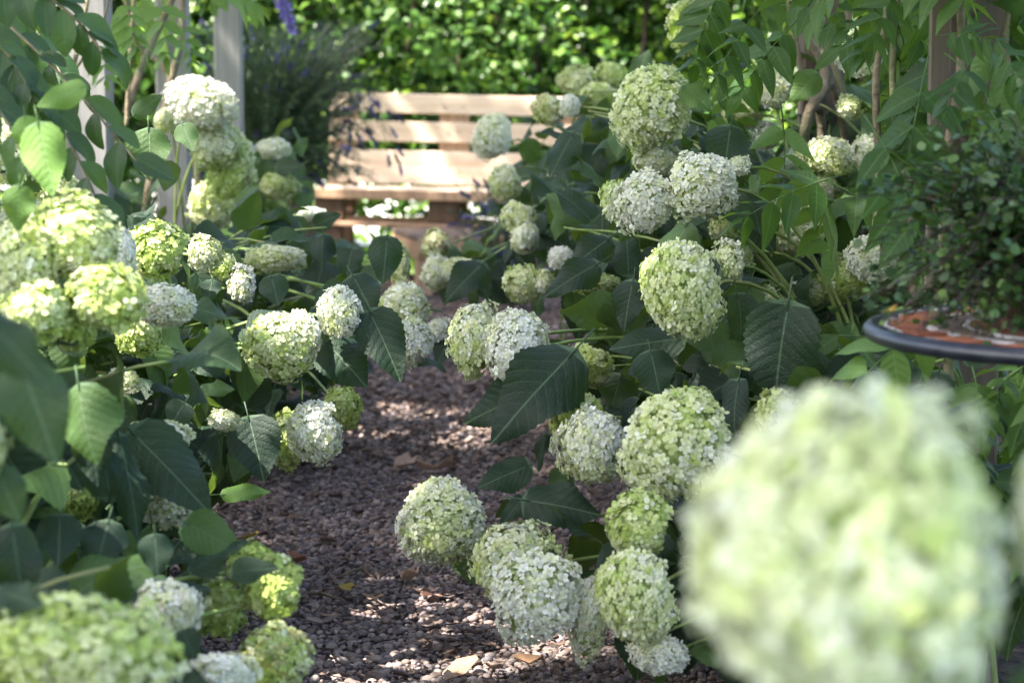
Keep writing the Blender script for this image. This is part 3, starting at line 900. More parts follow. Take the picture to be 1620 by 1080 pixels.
# leaves one can single out: key, base px, tip px, depth/1.7 at base and tip, width, facing (right, up)
for key, bx, by, tx, ty, d0, d1, wd, nx, nz, yg in (
 ('G',898,566,782,684,2.32,2.18,0.86,-.15,.35,0), ('G',836,622,733,664,2.36,2.36,0.9,-.1,.55,0), ('G',1245,492,1218,636,2.22,2.20,1.1,-.25,.0,0),
 ('G',1072,536,968,548,2.35,2.33,0.8,0,.9,0), ('G',1030,560,1045,622,2.3,2.25,1.3,.1,.35,0), ('G',1010,500,888,480,2.5,2.5,0.8,.1,-.5,.25),
 ('G',1000,450,985,520,2.42,2.38,0.95,-.2,.4,0), ('G',1150,545,1165,600,2.3,2.3,1.2,.1,-.3,.35), ('G',1195,560,1250,640,2.3,2.2,1.0,.2,.4,0),
 ('F',838,792,946,806,2.28,2.22,0.95,.1,.8,0), ('F',832,738,758,768,2.32,2.28,0.9,-.2,.5,0), ('F',862,690,848,742,2.34,2.3,0.5,-.5,.3,0), ('F',735,868,752,925,2.36,2.32,1.1,.1,-.1,0),
 ('F',826,790,790,828,2.3,2.26,0.7,-.4,.3,0), ('F',975,865,945,925,2.15,2.12,.8,-.2,.5,0), ('F',880,745,905,790,2.36,2.34,1.1,.2,-.2,.2), ('F',1110,800,1120,905,2.05,2.0,.8,.3,.1,0),
 ('T',1155,205,1145,275,2.75,2.65,1.1,.1,.4,0), ('T',1085,140,1125,170,2.85,2.8,1.1,.2,.7,.5), ('T',905,215,870,275,3.1,3.0,.8,-.3,.4,0), ('T',960,380,900,420,2.8,2.7,.8,-.2,.6,0),
 ('T',940,420,862,462,2.75,2.7,.75,-.2,.6,0), ('I',760,420,705,470,3.3,3.2,.9,-.2,.6,0), ('I',720,520,690,575,3.2,3.1,.8,-.2,.4,0), ('T',1185,310,1205,365,2.6,2.55,.9,.2,.4,0),
 ('B',588,500,634,592,2.5,2.4,.85,.15,.3,0), ('B',520,546,578,604,2.52,2.45,1.2,.1,.5,0), ('C',612,380,606,446,3.0,2.95,1.0,.1,.4,0), ('C',556,396,548,432,3.0,2.95,1.3,-.1,.6,0),
 ('C',560,440,590,490,2.8,2.7,1.2,.1,.7,0), ('C',470,362,395,352,3.3,3.2,1.0,-.1,.8,0), ('C',500,356,535,338,3.4,3.35,.9,.1,.6,0), ('C',430,440,440,480,2.8,2.75,1.3,0,.6,0),
 ('B',395,668,418,752,2.3,2.22,1.15,.1,.2,0), ('B',357,781,426,774,2.2,2.2,.55,0,.5,.75), ('B',290,640,270,672,2.1,2.05,1.3,0,.4,0), ('B',320,615,365,612,2.1,2.05,.7,.1,.7,.3),
 ('B',235,210,238,280,2.35,2.3,1.15,0,.2,.25), ('B',290,200,305,235,2.4,2.35,1.0,.1,.3,.2), ('L',62,205,82,304,1.72,1.68,.85,0,.1,.85), ('L',128,140,58,166,1.75,1.75,.75,0,.6,.7), ('L',40,190,45,250,1.8,1.8,1.0,-.4,.1,1.0),
 ('L',30,300,28,365,1.7,1.7,1.0,0,.3,.6), ('B',215,180,255,150,2.5,2.5,.8,.1,.4,.2), ('D',270,260,258,302,2.9,2.9,1.1,0,-.2,.7), ('B',215,345,250,352,2.3,2.25,.8,0,.8,0), ('B',335,445,330,470,2.45,2.4,1.3,0,.8,0),
 ('A',36,585,88,722,1.32,1.26,.92,.05,.15,.1), ('A',-40,492,78,596,1.12,1.08,.7,.2,.8,0), ('A',216,690,330,802,1.95,1.86,.85,.2,.55,0), ('A',135,655,158,762,1.75,1.7,.8,.2,.3,0),
 ('A',190,700,232,850,1.85,1.8,.5,.6,.2,0), ('A',95,820,92,890,1.7,1.65,1.2,0,.35,0), ('A',170,830,150,905,1.72,1.65,1.1,-.1,.6,0), ('A',55,915,100,960,1.55,1.5,1.4,.1,.6,0),
 ('A',200,925,140,960,1.58,1.5,1.1,0,.6,0), ('A',245,850,250,905,1.7,1.66,1.2,.1,.3,0), ('A',372,905,435,893,1.75,1.72,.8,.1,.8,0), ('A',300,830,380,868,1.85,1.8,.9,.1,.4,.35),
 ('A',-5,745,32,820,1.35,1.32,1.0,.1,.3,.15), ('A',20,840,40,960,1.5,1.45,.8,.1,.2,0), ('A',0,935,60,950,1.3,1.25,1.0,.1,.9,0), ('A',290,1000,310,1040,1.6,1.58,1.2,.1,.4,0), ('A',250,1075,330,1085,1.55,1.5,1.0,0,.8,0),
 ('B',95,590,120,640,1.9,1.85,1.3,.1,.4,.2), ('B',170,640,190,690,1.95,1.9,1.2,0,.4,0), ('B',60,500,120,540,1.8,1.75,1.0,.1,.7,0), ('E',400,240,395,270,4.3,4.3,1.2,0,.3,.1), ('E',440,265,475,262,4.3,4.2,.9,.1,.6,0),
 ('J',1290,120,1250,160,2.9,2.9,1.0,0,.3,.4), ('J',1190,345,1225,395,2.65,2.6,1.0,.1,.4,0),
):
    b = at(bx, by, d0 * KD); t = at(tx, ty, (d0 + (d1 - d0) * 0.3) * KD)
    L = (t - b).length
    n_ = (EYE - b).normalized() + RGT * nx * 1.0 + Vector((0, 0, 1)) * nz * 0.55
    if nz < 0: n_ = -((EYE - b).normalized()) + Vector((0, 0, 0.6))     # seen from beneath
    fr = frame(t - b, n_)
    m = fr.to_4x4() @ Matrix.Diagonal((L * wd * 1.0, L * 1.04, L, 1)); m.translation = b
    obj('leaf', HL[random.choice((0, 5, 5, 7))], SHRUB[key], m, (yg, 0, 0, 1))  # yg yellows the leaf, putting backlight into the colour of some

# ------------------------------------------------------------------ pergola
pg = thing('pergola', 'grey timber pergola with square posts on both sides of the path', 'pergola', (0, 6.4, 0))
def post(px, d, wd, mat='post', dp=None):
    c = at(px, 107, d); mb = MB()
    box(mb, (-wd/2, -(dp or wd)/2, 0), (wd/2, (dp or wd)/2, 2.42), None, None, 0.006)
    obj('post', mb.mesh('post', M[mat]), pg, Matrix.Translation((c.x, c.y, 0)) @ Matrix.Rotation(R(random.uniform(-3, 3)), 4, 'Z'))
    return c
lp = [post(140, 6.4, 0.115), post(274, 7.65, 0.10), post(362, 8.84, 0.10)]
rp = [post(1300, 5.75, 0.10, 'darkpost'), post(1535, 3.85, 0.095, 'darkpost')]
mb = MB(); box(mb, (-0.014, -0.014, 0), (0.014, 0.014, 2.42)); obj('batten', mb.mesh('batten', M['darkpost']), pg, Matrix.Translation((at(1481, 107, 3.78).x, 3.78, 0)))
for x_ in (-1.08, 0.74):
    mb = MB(); box(mb, (-0.045, -4.2, 0), (0.045, 4.2, 0.14), None, None, 0.006)
    obj('beam', mb.mesh('beam', M['post']), pg, Matrix.Translation((x_, 6.0, 2.42)))
for k in range(7):
    mb = MB(); box(mb, (-1.25, -0.03, 0), (1.25, 0.03, 0.12), None, None, 0.005)
    obj('rafter', mb.mesh('rafter', M['post']), pg, Matrix.Translation((-0.17, 2.4 + k * 1.2, 2.565)))

# ------------------------------------------------------------------ climbers on the pergola
vr = thing('climber', 'climber with twisted brown stems and feather leaves covering the posts behind the mosaic table', 'climber', (0.78, 4.7, 0), 'climbers on the pergola')
vl = thing('climber', 'climber with pale twisted stems and light feather leaves among the left grey posts', 'climber', (-1.0, 6.2, 0), 'climbers on the pergola')
def vine(root, pix, r0, r1, n=20, mat='bark'):
    P = [at(*p) for p in pix]
    pts = []
    for i in range(len(P) - 1):
        p0, p1, p2, p3 = P[max(0, i - 1)], P[i], P[i + 1], P[min(len(P) - 1, i + 2)]
        for k in range(n // (len(P) - 1) + 1):
            t = k / (n // (len(P) - 1) + 1)
            pts.append(0.5 * ((2 * p1) + (p2 - p0) * t + (2*p0 - 5*p1 + 4*p2 - p3) * t*t + (3*p1 - p0 - 3*p2 + p3) * t**3))
    pts.append(P[-1])
    stem_obj(root, pts, r0, r1, mat, 'stem', 8)
g1 = 5.5
for pix, a, b in (
    ([(1262,620,5.5),(1268,300,5.5),(1278,185,5.45),(1305,130,5.5),(1290,60,5.6),(1230,-60,5.6)], .013, .011),
    ([(1300,500,5.62),(1300,200,5.6),(1285,170,5.5),(1320,120,5.55),(1340,60,5.6),(1345,-80,5.6)], .011, .009),
    ([(1340,230,5.6),(1322,150,5.55),(1298,95,5.55),(1275,50,5.55),(1262,-60,5.6)], .010, .008),
    ([(1290,180,5.6),(1270,120,5.6),(1258,60,5.6),(1240,-40,5.6)], .008, .006),
    ([(1345,180,5.5),(1318,100,5.5),(1300,40,5.5),(1285,-60,5.5)], .008, .006),
    ([(1445,480,4.4),(1438,330,4.4),(1420,220,4.4),(1412,110,4.4),(1422,-40,4.4)], .008, .006),
    ([(1400,420,4.3),(1390,250,4.3),(1386,120,4.3),(1402,30,4.3),(1400,-60,4.3)], .008, .005),
    ([(1460,340,4.7),(1446,190,4.7),(1440,60,4.7),(1452,-40,4.7)], .009, .007),
    ([(1505,700,3.6),(1500,560,3.6),(1492,300,3.7),(1520,100,3.7),(1515,-60,3.7)], .008, .006),
    ([(1610,160,3.8),(1590,80,3.8),(1600,-30,3.8)], .008, .006)):
    vine(vr, pix, a, b)
for pix, a, b in (
    ([(225,420,6.9),(235,300,6.9),(268,140,6.9),(285,60,6.9),(290,-60,7)], .013, .010),
    ([(300,420,7.3),(312,260,7.3),(262,110,7.3),(225,80,7.3),(200,0,7.2),(190,-60,7.2)], .012, .009),
    ([(200,180,6.9),(222,110,6.9),(245,60,7.0),(295,-50,7.0)], .012, .010),
    ([(90,200,6.2),(120,90,6.2),(138,0,6.2),(140,-60,6.2)], .007, .006),
    ([(200,200,6.6),(205,100,6.6),(215,-40,6.6)], .006, .005),
    ([(112,120,6.1),(155,55,6.0),(172,0,6.0),(180,-50,6.0)], .004, .003)):
    vine(vl, pix, a, b)
# places kept sunlit by openings cut in the leaves: point, radius
SPOTS = [(at(100, 390, 2.95), .17), (at(318, 180, 6.5), .38), (at(660, 725, 5.6), .10), (at(655, 905, 4.7), .07), (at(1320, 240, 5.1), .16), (at(1230, 140, 5.6), .12), (at(30, 230, 3.9), .36), (at(70, 240, 2.9), .12), (at(250, 120, 6.8), .15),
         (at(1110, 270, 4.2), .05), (at(1262, 360, 4.7), .08), (at(845, 905, 3.7), .03), (at(1325, 930, 1.2), .015), (at(240, 690, 3.4), .05)]
def wisteria(root, n, lo, hi, post_xy, soft, droop=(-0.9, 0.1), scale=(0.62, 1.0), young=0.0, meshes=WL):
    k = 0
    for _ in range(n):
        p = Vector([random.uniform(a, b) for a, b in zip(lo, hi)])
        a = random.uniform(0, 6.28)
        out = Vector((math.cos(a), math.sin(a), 0)) + (p - Vector((post_xy[0], post_xy[1], p.z))) * 0.8
        dr = (out.normalized() * 0.8 + Vector((0, -0.1, random.uniform(*droop)))).normalized()
        s = random.uniform(*scale)
        pts = [p + dr * 0.24 * s * t for t in (0.3, 0.6, 1.0)] + [p + dr * 0.15 * s + Vector((e, 0, -0.02)) for e in (-.06, .06)]
        if not clear_of(pts, soft, 1.0): continue
        if not clear_of(pts, (), 0.9) and random.random() < 0.88: continue
        q = [proj(v) for v in pts]
        if any(v and inside(v[0], v[1], TRUNKWIN) for v in q) and random.random() < 0.85: continue
        if any(((v - sp) - SUN * (v - sp).dot(SUN)).length < r_ * .8 and (v - sp).dot(SUN) > 0 for sp, r_ in SPOTS for v in pts): continue
        fr = frame(dr, Vector((random.gauss(0, .35), -0.35 + random.gauss(0, .3), 1)))
        m = fr.to_4x4() @ Matrix.Diagonal((s, s, s, 1)); m.translation = p
        obj('compound_leaf', random.choice(meshes), root, m, (max(0, young + random.gauss(0, .12)), 0, 0, 1)); k += 1
    return k
wisteria(vr, 84, (0.48, 3.3, 0.82), (0.95, 4.6, 1.45), (0.72, 3.8), ('J',))
wisteria(vr, 100, (0.36, 4.6, 0.85), (1.15, 6.1, 1.50), (0.72, 5.6), ('J',), young=.06)
wisteria(vr, 60, (0.62, 3.6, 0.92), (1.1, 5.0, 1.38), (0.72, 4.2), ('J',))
wisteria(vr, 22, (0.55, 3.2, 0.35), (0.95, 3.9, 0.75), (0.72, 3.6), ('J',), young=.1)
wisteria(vr, 14, (0.30, 3.0, 1.55), (1.1, 6.5, 2.4), (0.72, 4.8), ('J',))
wisteria(vl, 26, (-1.45, 5.7, 0.98), (-0.68, 7.8, 1.60), (-1.05, 6.8), ('L',), young=.32)
wisteria(vl, 14, (-1.25, 7.9, 1.02), (-0.85, 8.9, 1.6), (-1.05, 8.5), ('L',), young=.2)
# single sprays that one can make out: base px, tip px, depth
for root, bx, by, tx, ty, d, yg in ((vr,1470,90,1400,300,3.5,0),(vr,1545,90,1490,150,3.4,0),(vr,1535,580,1570,680,3.3,.15),(vr,1600,585,1560,640,3.3,.15),
    (vr,1420,-20,1370,60,3.7,0),(vr,1260,30,1170,110,4.6,.05),(vr,1330,280,1180,300,3.9,0),(vr,1480,60,1560,40,3.5,0),(vr,1150,-30,1085,80,4.8,0),(vr,1590,200,1530,290,3.3,0),
    (vr,1200,20,1120,90,4.4,0), (vr,1580,60,1610,130,3.4,0), (vr,1560,170,1620,240,3.35,.05),
    (vl,195,-10,225,60,5.6,.45),(vl,250,-10,262,75,5.7,.4),(vl,150,60,165,110,5.5,.4),(vl,285,30,300,90,6.6,.3)):
    b = at(bx, by, d); t = at(tx, ty, d - 0.08); L = (t - b).length
    fr = frame(t - b, (EYE - b).normalized() * 0.8 + Vector((random.gauss(0, .2), 0, .7)))
    s = L / 0.24; m = fr.to_4x4() @ Matrix.Diagonal((s, s, s, 1)); m.translation = b
    obj('compound_leaf', random.choice(WL), root, m, (yg, 0, 0, 1))

# arching dark branch at the upper left
ab = thing('laurel_shrub', 'arching branches of dark glossy leaves in the upper left corner', 'shrub', (-1.15, 3.4, 0))
def dark_branch(pix, nl, size):
    P = [at(*p) for p in pix]
    pts = bez(P[0], P[1], P[2], P[3], 14)
    stem_obj(ab, pts, 0.0035, 0.0014, 'bark', 'branch', 5)
    for i in range(nl):
        t = 0.08 + 0.9 * i / nl
        j = min(13, int(t * 14)); p = pts[j].lerp(pts[j + 1], t * 14 - j)
        tg = (pts[j + 1] - pts[j]).normalized()
        sd = tg.cross(Vector((0, -1, 0.2))).normalized() * (1 if i % 2 else -1)
        dr = (tg * 0.7 + sd * 0.75 + Vector((0, random.uniform(-.4, .2), -0.45))).normalized()
        put_leaf(ab, GL, p, dr, Vector((random.gauss(0, .4), -0.5, 0.9)), size * random.uniform(.8, 1.15), random.choice((0, 0, 0, .25)), 1.0, check=False)
dark_branch([(-60,-20,3.6),(40,60,3.5),(120,130,3.4),(238,285,3.3)], 15, 0.062)
dark_branch([(-40,60,3.6),(40,100,3.4),(100,180,3.3),(165,345,3.3)], 15, 0.062)
dark_branch([(-40,-40,3.4),(60,-30,3.3),(130,20,3.3),(170,100,3.3)], 13, 0.066)
dark_branch([(-60,40,3.3),(0,50,3.2),(40,110,3.2),(70,200,3.2)], 13, 0.062)
dark_branch([(-80,120,3.2),(-20,140,3.2),(30,200,3.1),(40,270,3.1)], 10, 0.06)
dark_branch([(-60,-60,3.8),(30,-30,3.8),(60,60,3.8),(110,140,3.7)], 13, 0.066)

# ------------------------------------------------------------------ pallet bench
bc = at(697, 300, 11.45)
bn = thing('pallet_bench', 'bench made of pale wooden pallets standing in front of the hedge', 'bench', (bc.x, bc.y, 0))
BM = Matrix.Translation((bc.x, bc.y, 0)) @ Matrix.Rotation(R(-5), 4, 'Z') @ Matrix.Rotation(R(1.2), 4, 'Y')
def zof(py, d): return at(697, py, d).z
def plank(parent, name, lo, hi, mat, Mx, bev=0.004):
    mb = MB(); c = Vector([(a + b) / 2 for a, b in zip(lo, hi)])
    box(mb, tuple(Vector(lo) - c), tuple(Vector(hi) - c), None, None, bev)
    return obj(name, mb.mesh(name, M[mat]), parent, Mx @ Matrix.Translation(c))
hw = 0.61
yb = 0.42
d_b = 11.45 + yb
zt = lambda py: zof(py, d_b)
for a, b in ((150, 181), (194, 226), (240, 293)):
    sl_ = plank(bn, 'back_slat', (-hw, yb, zt(b)), (hw, yb + 0.022, zt(a)), 'pallet', BM)
    for xx in (-0.52, -0.03, 0.03, 0.52):
        mb = MB(); lathe(mb, [(0.0, -0.002), (0.006, -0.002), (0.006, 0.002)], 8)
        nl_ = sub('nail', mb.mesh('nail', M['metal']), sl_, Matrix.Translation((xx + random.uniform(-.02, .02), -0.012, random.uniform(-.015, .015))) @ Matrix.Rotation(R(90), 4, 'X'))
for xx in (-0.545, 0.0, 0.545):
    plank(bn, 'upright', (xx - 0.072, yb + 0.024, zt(330)), (xx + 0.072, yb + 0.10, zt(156)), 'palletv', BM)
zs = zof(303, 11.45)
for k in range(4):
    plank(bn, 'seat_board', (-hw - 0.03, 0.002 + k * 0.102, zs - 0.022), (hw + 0.03, 0.092 + k * 0.102, zs), 'pallet', BM)
plank(bn, 'front_board', (-hw - 0.035, -0.022, zs - 0.045), (hw + 0.035, 0.0, zs + 0.003), 'palletv', BM)
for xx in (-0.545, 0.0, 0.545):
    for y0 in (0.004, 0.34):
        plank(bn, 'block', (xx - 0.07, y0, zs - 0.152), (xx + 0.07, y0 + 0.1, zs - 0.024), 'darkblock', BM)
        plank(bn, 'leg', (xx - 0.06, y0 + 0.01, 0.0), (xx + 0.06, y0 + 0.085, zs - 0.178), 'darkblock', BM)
for y0 in (-0.002, 0.34):
    plank(bn, 'lower_rail', (-hw, y0, zs - 0.176), (hw, y0 + 0.1, zs - 0.154), 'palletv', BM)

# small pallet table in front of it
tc = ground(735, 462)
pt = thing('pallet_table', 'low table of weathered dark pallet wood in front of the bench', 'table', (tc.x, tc.y, 0))
TM = Matrix.Translation((tc.x, tc.y, 0)) @ Matrix.Rotation(R(14), 4, 'Z')
zt_ = zof(368, tc.y)
for k in range(5):
    plank(pt, 'top_board', (-0.27, -0.24 + k * 0.122, zt_ - 0.022), (0.30, -0.128 + k * 0.122, zt_), 'oldpallet', TM)
for xx in (-0.235, 0.265):
    plank(pt, 'side_bearer', (xx - 0.035, -0.235, zt_ - 0.105), (xx + 0.035, 0.365, zt_ - 0.024), 'palletv', TM)
    for yy in (-0.2, 0.32):
        plank(pt, 'leg', (xx - 0.036, yy - 0.036, 0.0), (xx + 0.036, yy + 0.036, zt_ - 0.107), 'palletv', TM)
plank(pt, 'front_board', (-0.27, -0.262, zt_ - 0.075), (0.30, -0.242, zt_ - 0.003), 'palletv', TM)
plank(pt, 'shelf_board', (-0.19, -0.16, 0.06), (0.22, -0.02, 0.082), 'oldpallet', TM)
plank(pt, 'shelf_board', (-0.19, 0.0, 0.06), (0.22, 0.14, 0.082), 'oldpallet', TM)
nv = iv2 * np.array([0.055, 0.045, 0.034]) * (1 + 0.08 * np.sin(iv2 @ np.array([[2.0], [3.0], [1.0]])))
tp = TM @ Vector((0.17, -0.05, zt_ + 0.030))
tag(obj('stone', fastmesh('stone', nv, if2, M['stone'], None, True), None, Matrix.Translation(tp)), 'rounded pale stone lying on the pallet table', 'stone')

# ------------------------------------------------------------------ pot and lavender by the bench
pp_ = at(425, 350, 10.6); pp_.z = 0
pr = 0.21
mb = MB()
lathe(mb, [(0.0, 0.0), (pr * .62, 0.0), (pr * .82, 0.08), (pr, 0.24), (pr * 1.02, 0.33), (pr * .94, 0.42), (pr * .90, 0.44), (pr * .98, 0.46), (pr * .98, 0.485), (pr * .86, 0.485), (pr * .82, 0.44), (0.0, 0.43)], 40)
pot = thing('plant_pot', 'dark brown round pot left of the bench below the lavender', 'pot', pp_)
obj('body', mb.mesh('body', M['pot'], True), pot, Matrix.Translation(pp_))
mb = MB(); lathe(mb, [(0.0, 0.436), (pr * .80, 0.436)], 24); obj('soil', mb.mesh('soil', M['soil']), pot, Matrix.Translation(pp_))
def lavender(name, label, base, n, spread, hmin, hmax, over, nflow, seed, lean=(0, 0), hangs=()):
    rnd = random.Random(seed)
    t = thing(name, label, 'plant', base)
    ms, mf = MB(), MB()
    def strip(mb, a, b, w_, col, nrm):
        s = (b - a).cross(nrm).normalized() * w_
        mid = a.lerp(b, 0.5) + nrm * 0.004
        mb.add([a - s * .3, a + s * .3, mid + s, b, mid - s], [(0, 1, 2, 3, 4)], col)
    GC = [(0.030, 0.062, 0.026), (0.052, 0.095, 0.040), (0.040, 0.078, 0.044), (0.085, 0.13, 0.055)]
    FC = [(0.10, 0.10, 0.24), (0.18, 0.16, 0.36), (0.05, 0.05, 0.11)]
    def one(p0, p1, p2, p3, flower, leaves=14, th=0.0016):
        pts = bez(p0, p1, p2, p3, 9)
        tube(ms, pts, [th] * 10, 3, rnd.choice(GC), False)
        for i in range(leaves):
            q = rnd.uniform(0.1, 0.93); j = int(q * 9); p = pts[j].lerp(pts[j + 1], q * 9 - j)
            d_ = ((pts[j + 1] - pts[j]).normalized() * 0.7 + Vector((rnd.gauss(0, 1), rnd.gauss(0, 1), rnd.gauss(0, 1))).normalized() * 0.7).normalized()
            strip(ms, p, p + d_ * rnd.uniform(.02, .05), rnd.uniform(.0018, .0034), rnd.choice(GC), Vector((rnd.gauss(0, 1), rnd.gauss(0, 1), rnd.gauss(0, 1))).normalized())
        if flower:
            tip = pts[-1]; d_ = (pts[-1] - pts[-2]).normalized(); c_ = rnd.choice(FC)
            for k in range(9):
                for m_ in range(4):
                    dd = Vector((rnd.gauss(0, 1), rnd.gauss(0, 1), rnd.gauss(0, 1))).normalized()
                    a = tip - d_ * 0.006 * k
                    strip(mf, a, a + dd * 0.014, 0.006, tuple(v * rnd.uniform(.7, 1.3) for v in c_), d_)
    b0 = Vector(base)
    for i in range(n):
        a = rnd.uniform(0, 6.28); rr = math.sqrt(rnd.random())
        tip = b0 + Vector((math.cos(a) * spread * rr + lean[0], math.sin(a) * spread * rr + lean[1], rnd.uniform(hmin, hmax)))
        one(b0 + Vector((math.cos(a), math.sin(a), 0)) * 0.05, b0 + Vector((math.cos(a) * .08, math.sin(a) * .08, (tip.z - b0.z) * 0.6)), tip.lerp(b0, .25) + Vector((0, 0, .12)), tip, i < nflow)
    for p1, p2, p3 in hangs:
        one(b0, p1, p2, p3, True, 7, 0.0018)
    s = obj('foliage', ms.mesh('foliage', M['mixleaf']), t); s['kind'] = 'stuff'
    f = obj('blossom', mf.mesh('blossom', M['mixleaf']), t); f['kind'] = 'stuff'
    return t
hang = []
for k in range(26):
    e = at(random.uniform(520, 640), random.uniform(150, 300), 10.9)
    top = at(random.uniform(470, 560), random.uniform(40, 130), 10.6)
    hang.append((top.lerp(Vector((pp_.x, pp_.y, .7)), .5), top + Vector((.12, 0, .1)), e))
lavender('lavender', 'big wispy lavender in the brown pot arching its stems over the bench', (pp_.x, pp_.y, 0.44), 1150, 0.42, 0.06, 0.80, 0, 110, 5, (0.08, 0), hang)
p = at(800, 345, 10.3); p.z = 0
lavender('catmint', 'low catmint with violet flowers between the pallet table and the right flowers', p, 170, 0.26, 0.12, 0.55, 0, 60, 9)
# violet flower tassel hanging at the top
vt = at(440, -25, 8.6)
tr = thing('flower_tassel', 'violet wisteria tassel hanging at the top above the lavender', 'flower', vt)
mb, ms = MB(), MB()
pts = bez(vt, at(448, 10, 8.6), at(456, 30, 8.6), at(470, 68, 8.6), 10)
tube(ms, pts, [.0022] * 11, 4)
obj('stalk', ms.mesh('stalk', M['stem']), tr)
for i in range(150):
    q = random.random() ** .8 * .85; j = int(q * 10); p = pts[j].lerp(pts[j + 1], q * 10 - j)
    d_ = Vector((random.gauss(0, 1), random.gauss(0, 1), random.gauss(0, .7))).normalized()
    e = p + d_ * 0.034 * (1.1 - q)
    s = d_.cross(Vector((random.gauss(0, 1), random.gauss(0, 1), random.gauss(0, 1)))).normalized() * 0.008
    mb.add([p.lerp(e, .3), e + s, e + d_ * .012, e - s], [(0, 1, 2, 3)], random.choice([(0.30, 0.22, 0.62), (0.42, 0.34, 0.74), (0.22, 0.16, 0.48)]))
f = obj('petals', mb.mesh('petals', M['mixleaf']), tr); f['kind'] = 'stuff'

# ------------------------------------------------------------------ laurel hedge
hy = 13.0
hg = thing('hedge', 'tall sunlit laurel hedge with glossy leaves behind the bench', 'hedge', (0, hy, 0))
n = 30000
hx = RS.uniform(-4.2, 4.2, n); hz = 0.04 + RS.rand(n) ** 0.95 * 2.4
hyy = hy - 0.32 + 0.16 * np.sin(hx * 2.6) + 0.15 * np.sin(hz * 4.3 + hx * 3) + 0.08 * np.sin(hx * 9 + hz * 7) + np.abs(RS.normal(0, 0.20, n))
nb = 12000
hx = np.concatenate([hx, RS.uniform(-4.2, 4.2, nb)]); hz = np.concatenate([hz, 0.06 + RS.rand(nb) * 2.5]); hyy = np.concatenate([hyy, hy + 0.30 + RS.rand(nb) * 0.25]); n += nb
kp = (hz > 0.50) | (np.sin(hx * 31) * np.sin(hz * 37 + hx * 9) + RS.normal(0, .3, n) > -0.62)
hx, hz, hyy = hx[kp], hz[kp], hyy[kp]; n = len(hx)
sz = RS.uniform(0.045, 0.082, n) * np.where(hyy > hy + 0.29, 1.5, 1.0)
dirs = np.stack([RS.normal(0, .8, n), -0.55 + RS.normal(0, .35, n), -0.15 + RS.normal(0, .45, n)], 1)
nor = np.stack([RS.normal(0, .4, n), -0.55 + RS.normal(0, .4, n), 0.9 + RS.normal(0, .35, n)], 1)
dirs /= np.linalg.norm(dirs, axis=1, keepdims=True)
nor -= dirs * np.sum(nor * dirs, 1, keepdims=True); nor /= np.linalg.norm(nor, axis=1, keepdims=True)
xx = np.cross(dirs, nor)
HM = np.stack([xx, dirs, nor], 2) * sz[:, None, None]
HT = np.stack([hx, hyy, hz], 1)
pick = []
for i in np.argsort(hyy):
    q = proj(Vector(HT[i]))
    if q and 420 < q[0] < 1030 and 0 < q[1] < 150: pick.append(i)
    if len(pick) == 300: break
ps_ = set(pick)
for q, i in enumerate(pick):
    m = Matrix(HM[i].tolist()).to_4x4(); m.translation = HT[i].tolist()
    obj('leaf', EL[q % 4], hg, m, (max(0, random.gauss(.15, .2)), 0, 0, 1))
ri = np.array([i for i in range(n) if i not in ps_])
me0 = EL[1]
bv = np.array([v.co[:] for v in me0.vertices]); bf = np.array([list(p.vertices) for p in me0.polygons])
V, F = scatter(bv, bf, HM[ri], HT[ri])
HC = np.array([(0.030,0.085,0.010),(0.060,0.145,0.014),(0.11,0.22,0.022),(0.04,0.11,0.014),(0.19,0.32,0.035)])
M['hedgemass'] = vcol('hedge foliage', 0.30, 0.45, 12, trans=0.30, bumps=0.15)
o = obj('foliage', fastmesh('foliage', V, F, M['hedgemass'], np.repeat(HC[RS.randint(0, 5, len(ri))], len(bv), 0), True), hg); o['kind'] = 'stuff'
mb = MB(); vs, fs = [], []  # dark sheet added behind the leaves, standing in for shade in the gaps
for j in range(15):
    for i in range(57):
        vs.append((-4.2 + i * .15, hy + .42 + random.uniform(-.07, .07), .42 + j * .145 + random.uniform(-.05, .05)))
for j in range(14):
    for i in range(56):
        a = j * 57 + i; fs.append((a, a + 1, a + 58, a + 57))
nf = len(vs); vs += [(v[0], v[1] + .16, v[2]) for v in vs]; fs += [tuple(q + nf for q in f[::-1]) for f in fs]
mb.add(vs, fs); obj('dark_backing', mb.mesh('dark_backing', M['hedgebacking']), hg)
for k in range(34):
    xk = -4.1 + k * 0.25 + random.uniform(-.08, .08); mb = MB()
    tube(mb, [(xk, hy + random.uniform(-.1, .2), 0), (xk + random.uniform(-.1, .1), hy + .05, .8), (xk + random.uniform(-.2, .2), hy, 2.2)], [.022, .016, .008], 6)
    obj('trunk', mb.mesh('trunk', M['hedgewood'], True), hg)

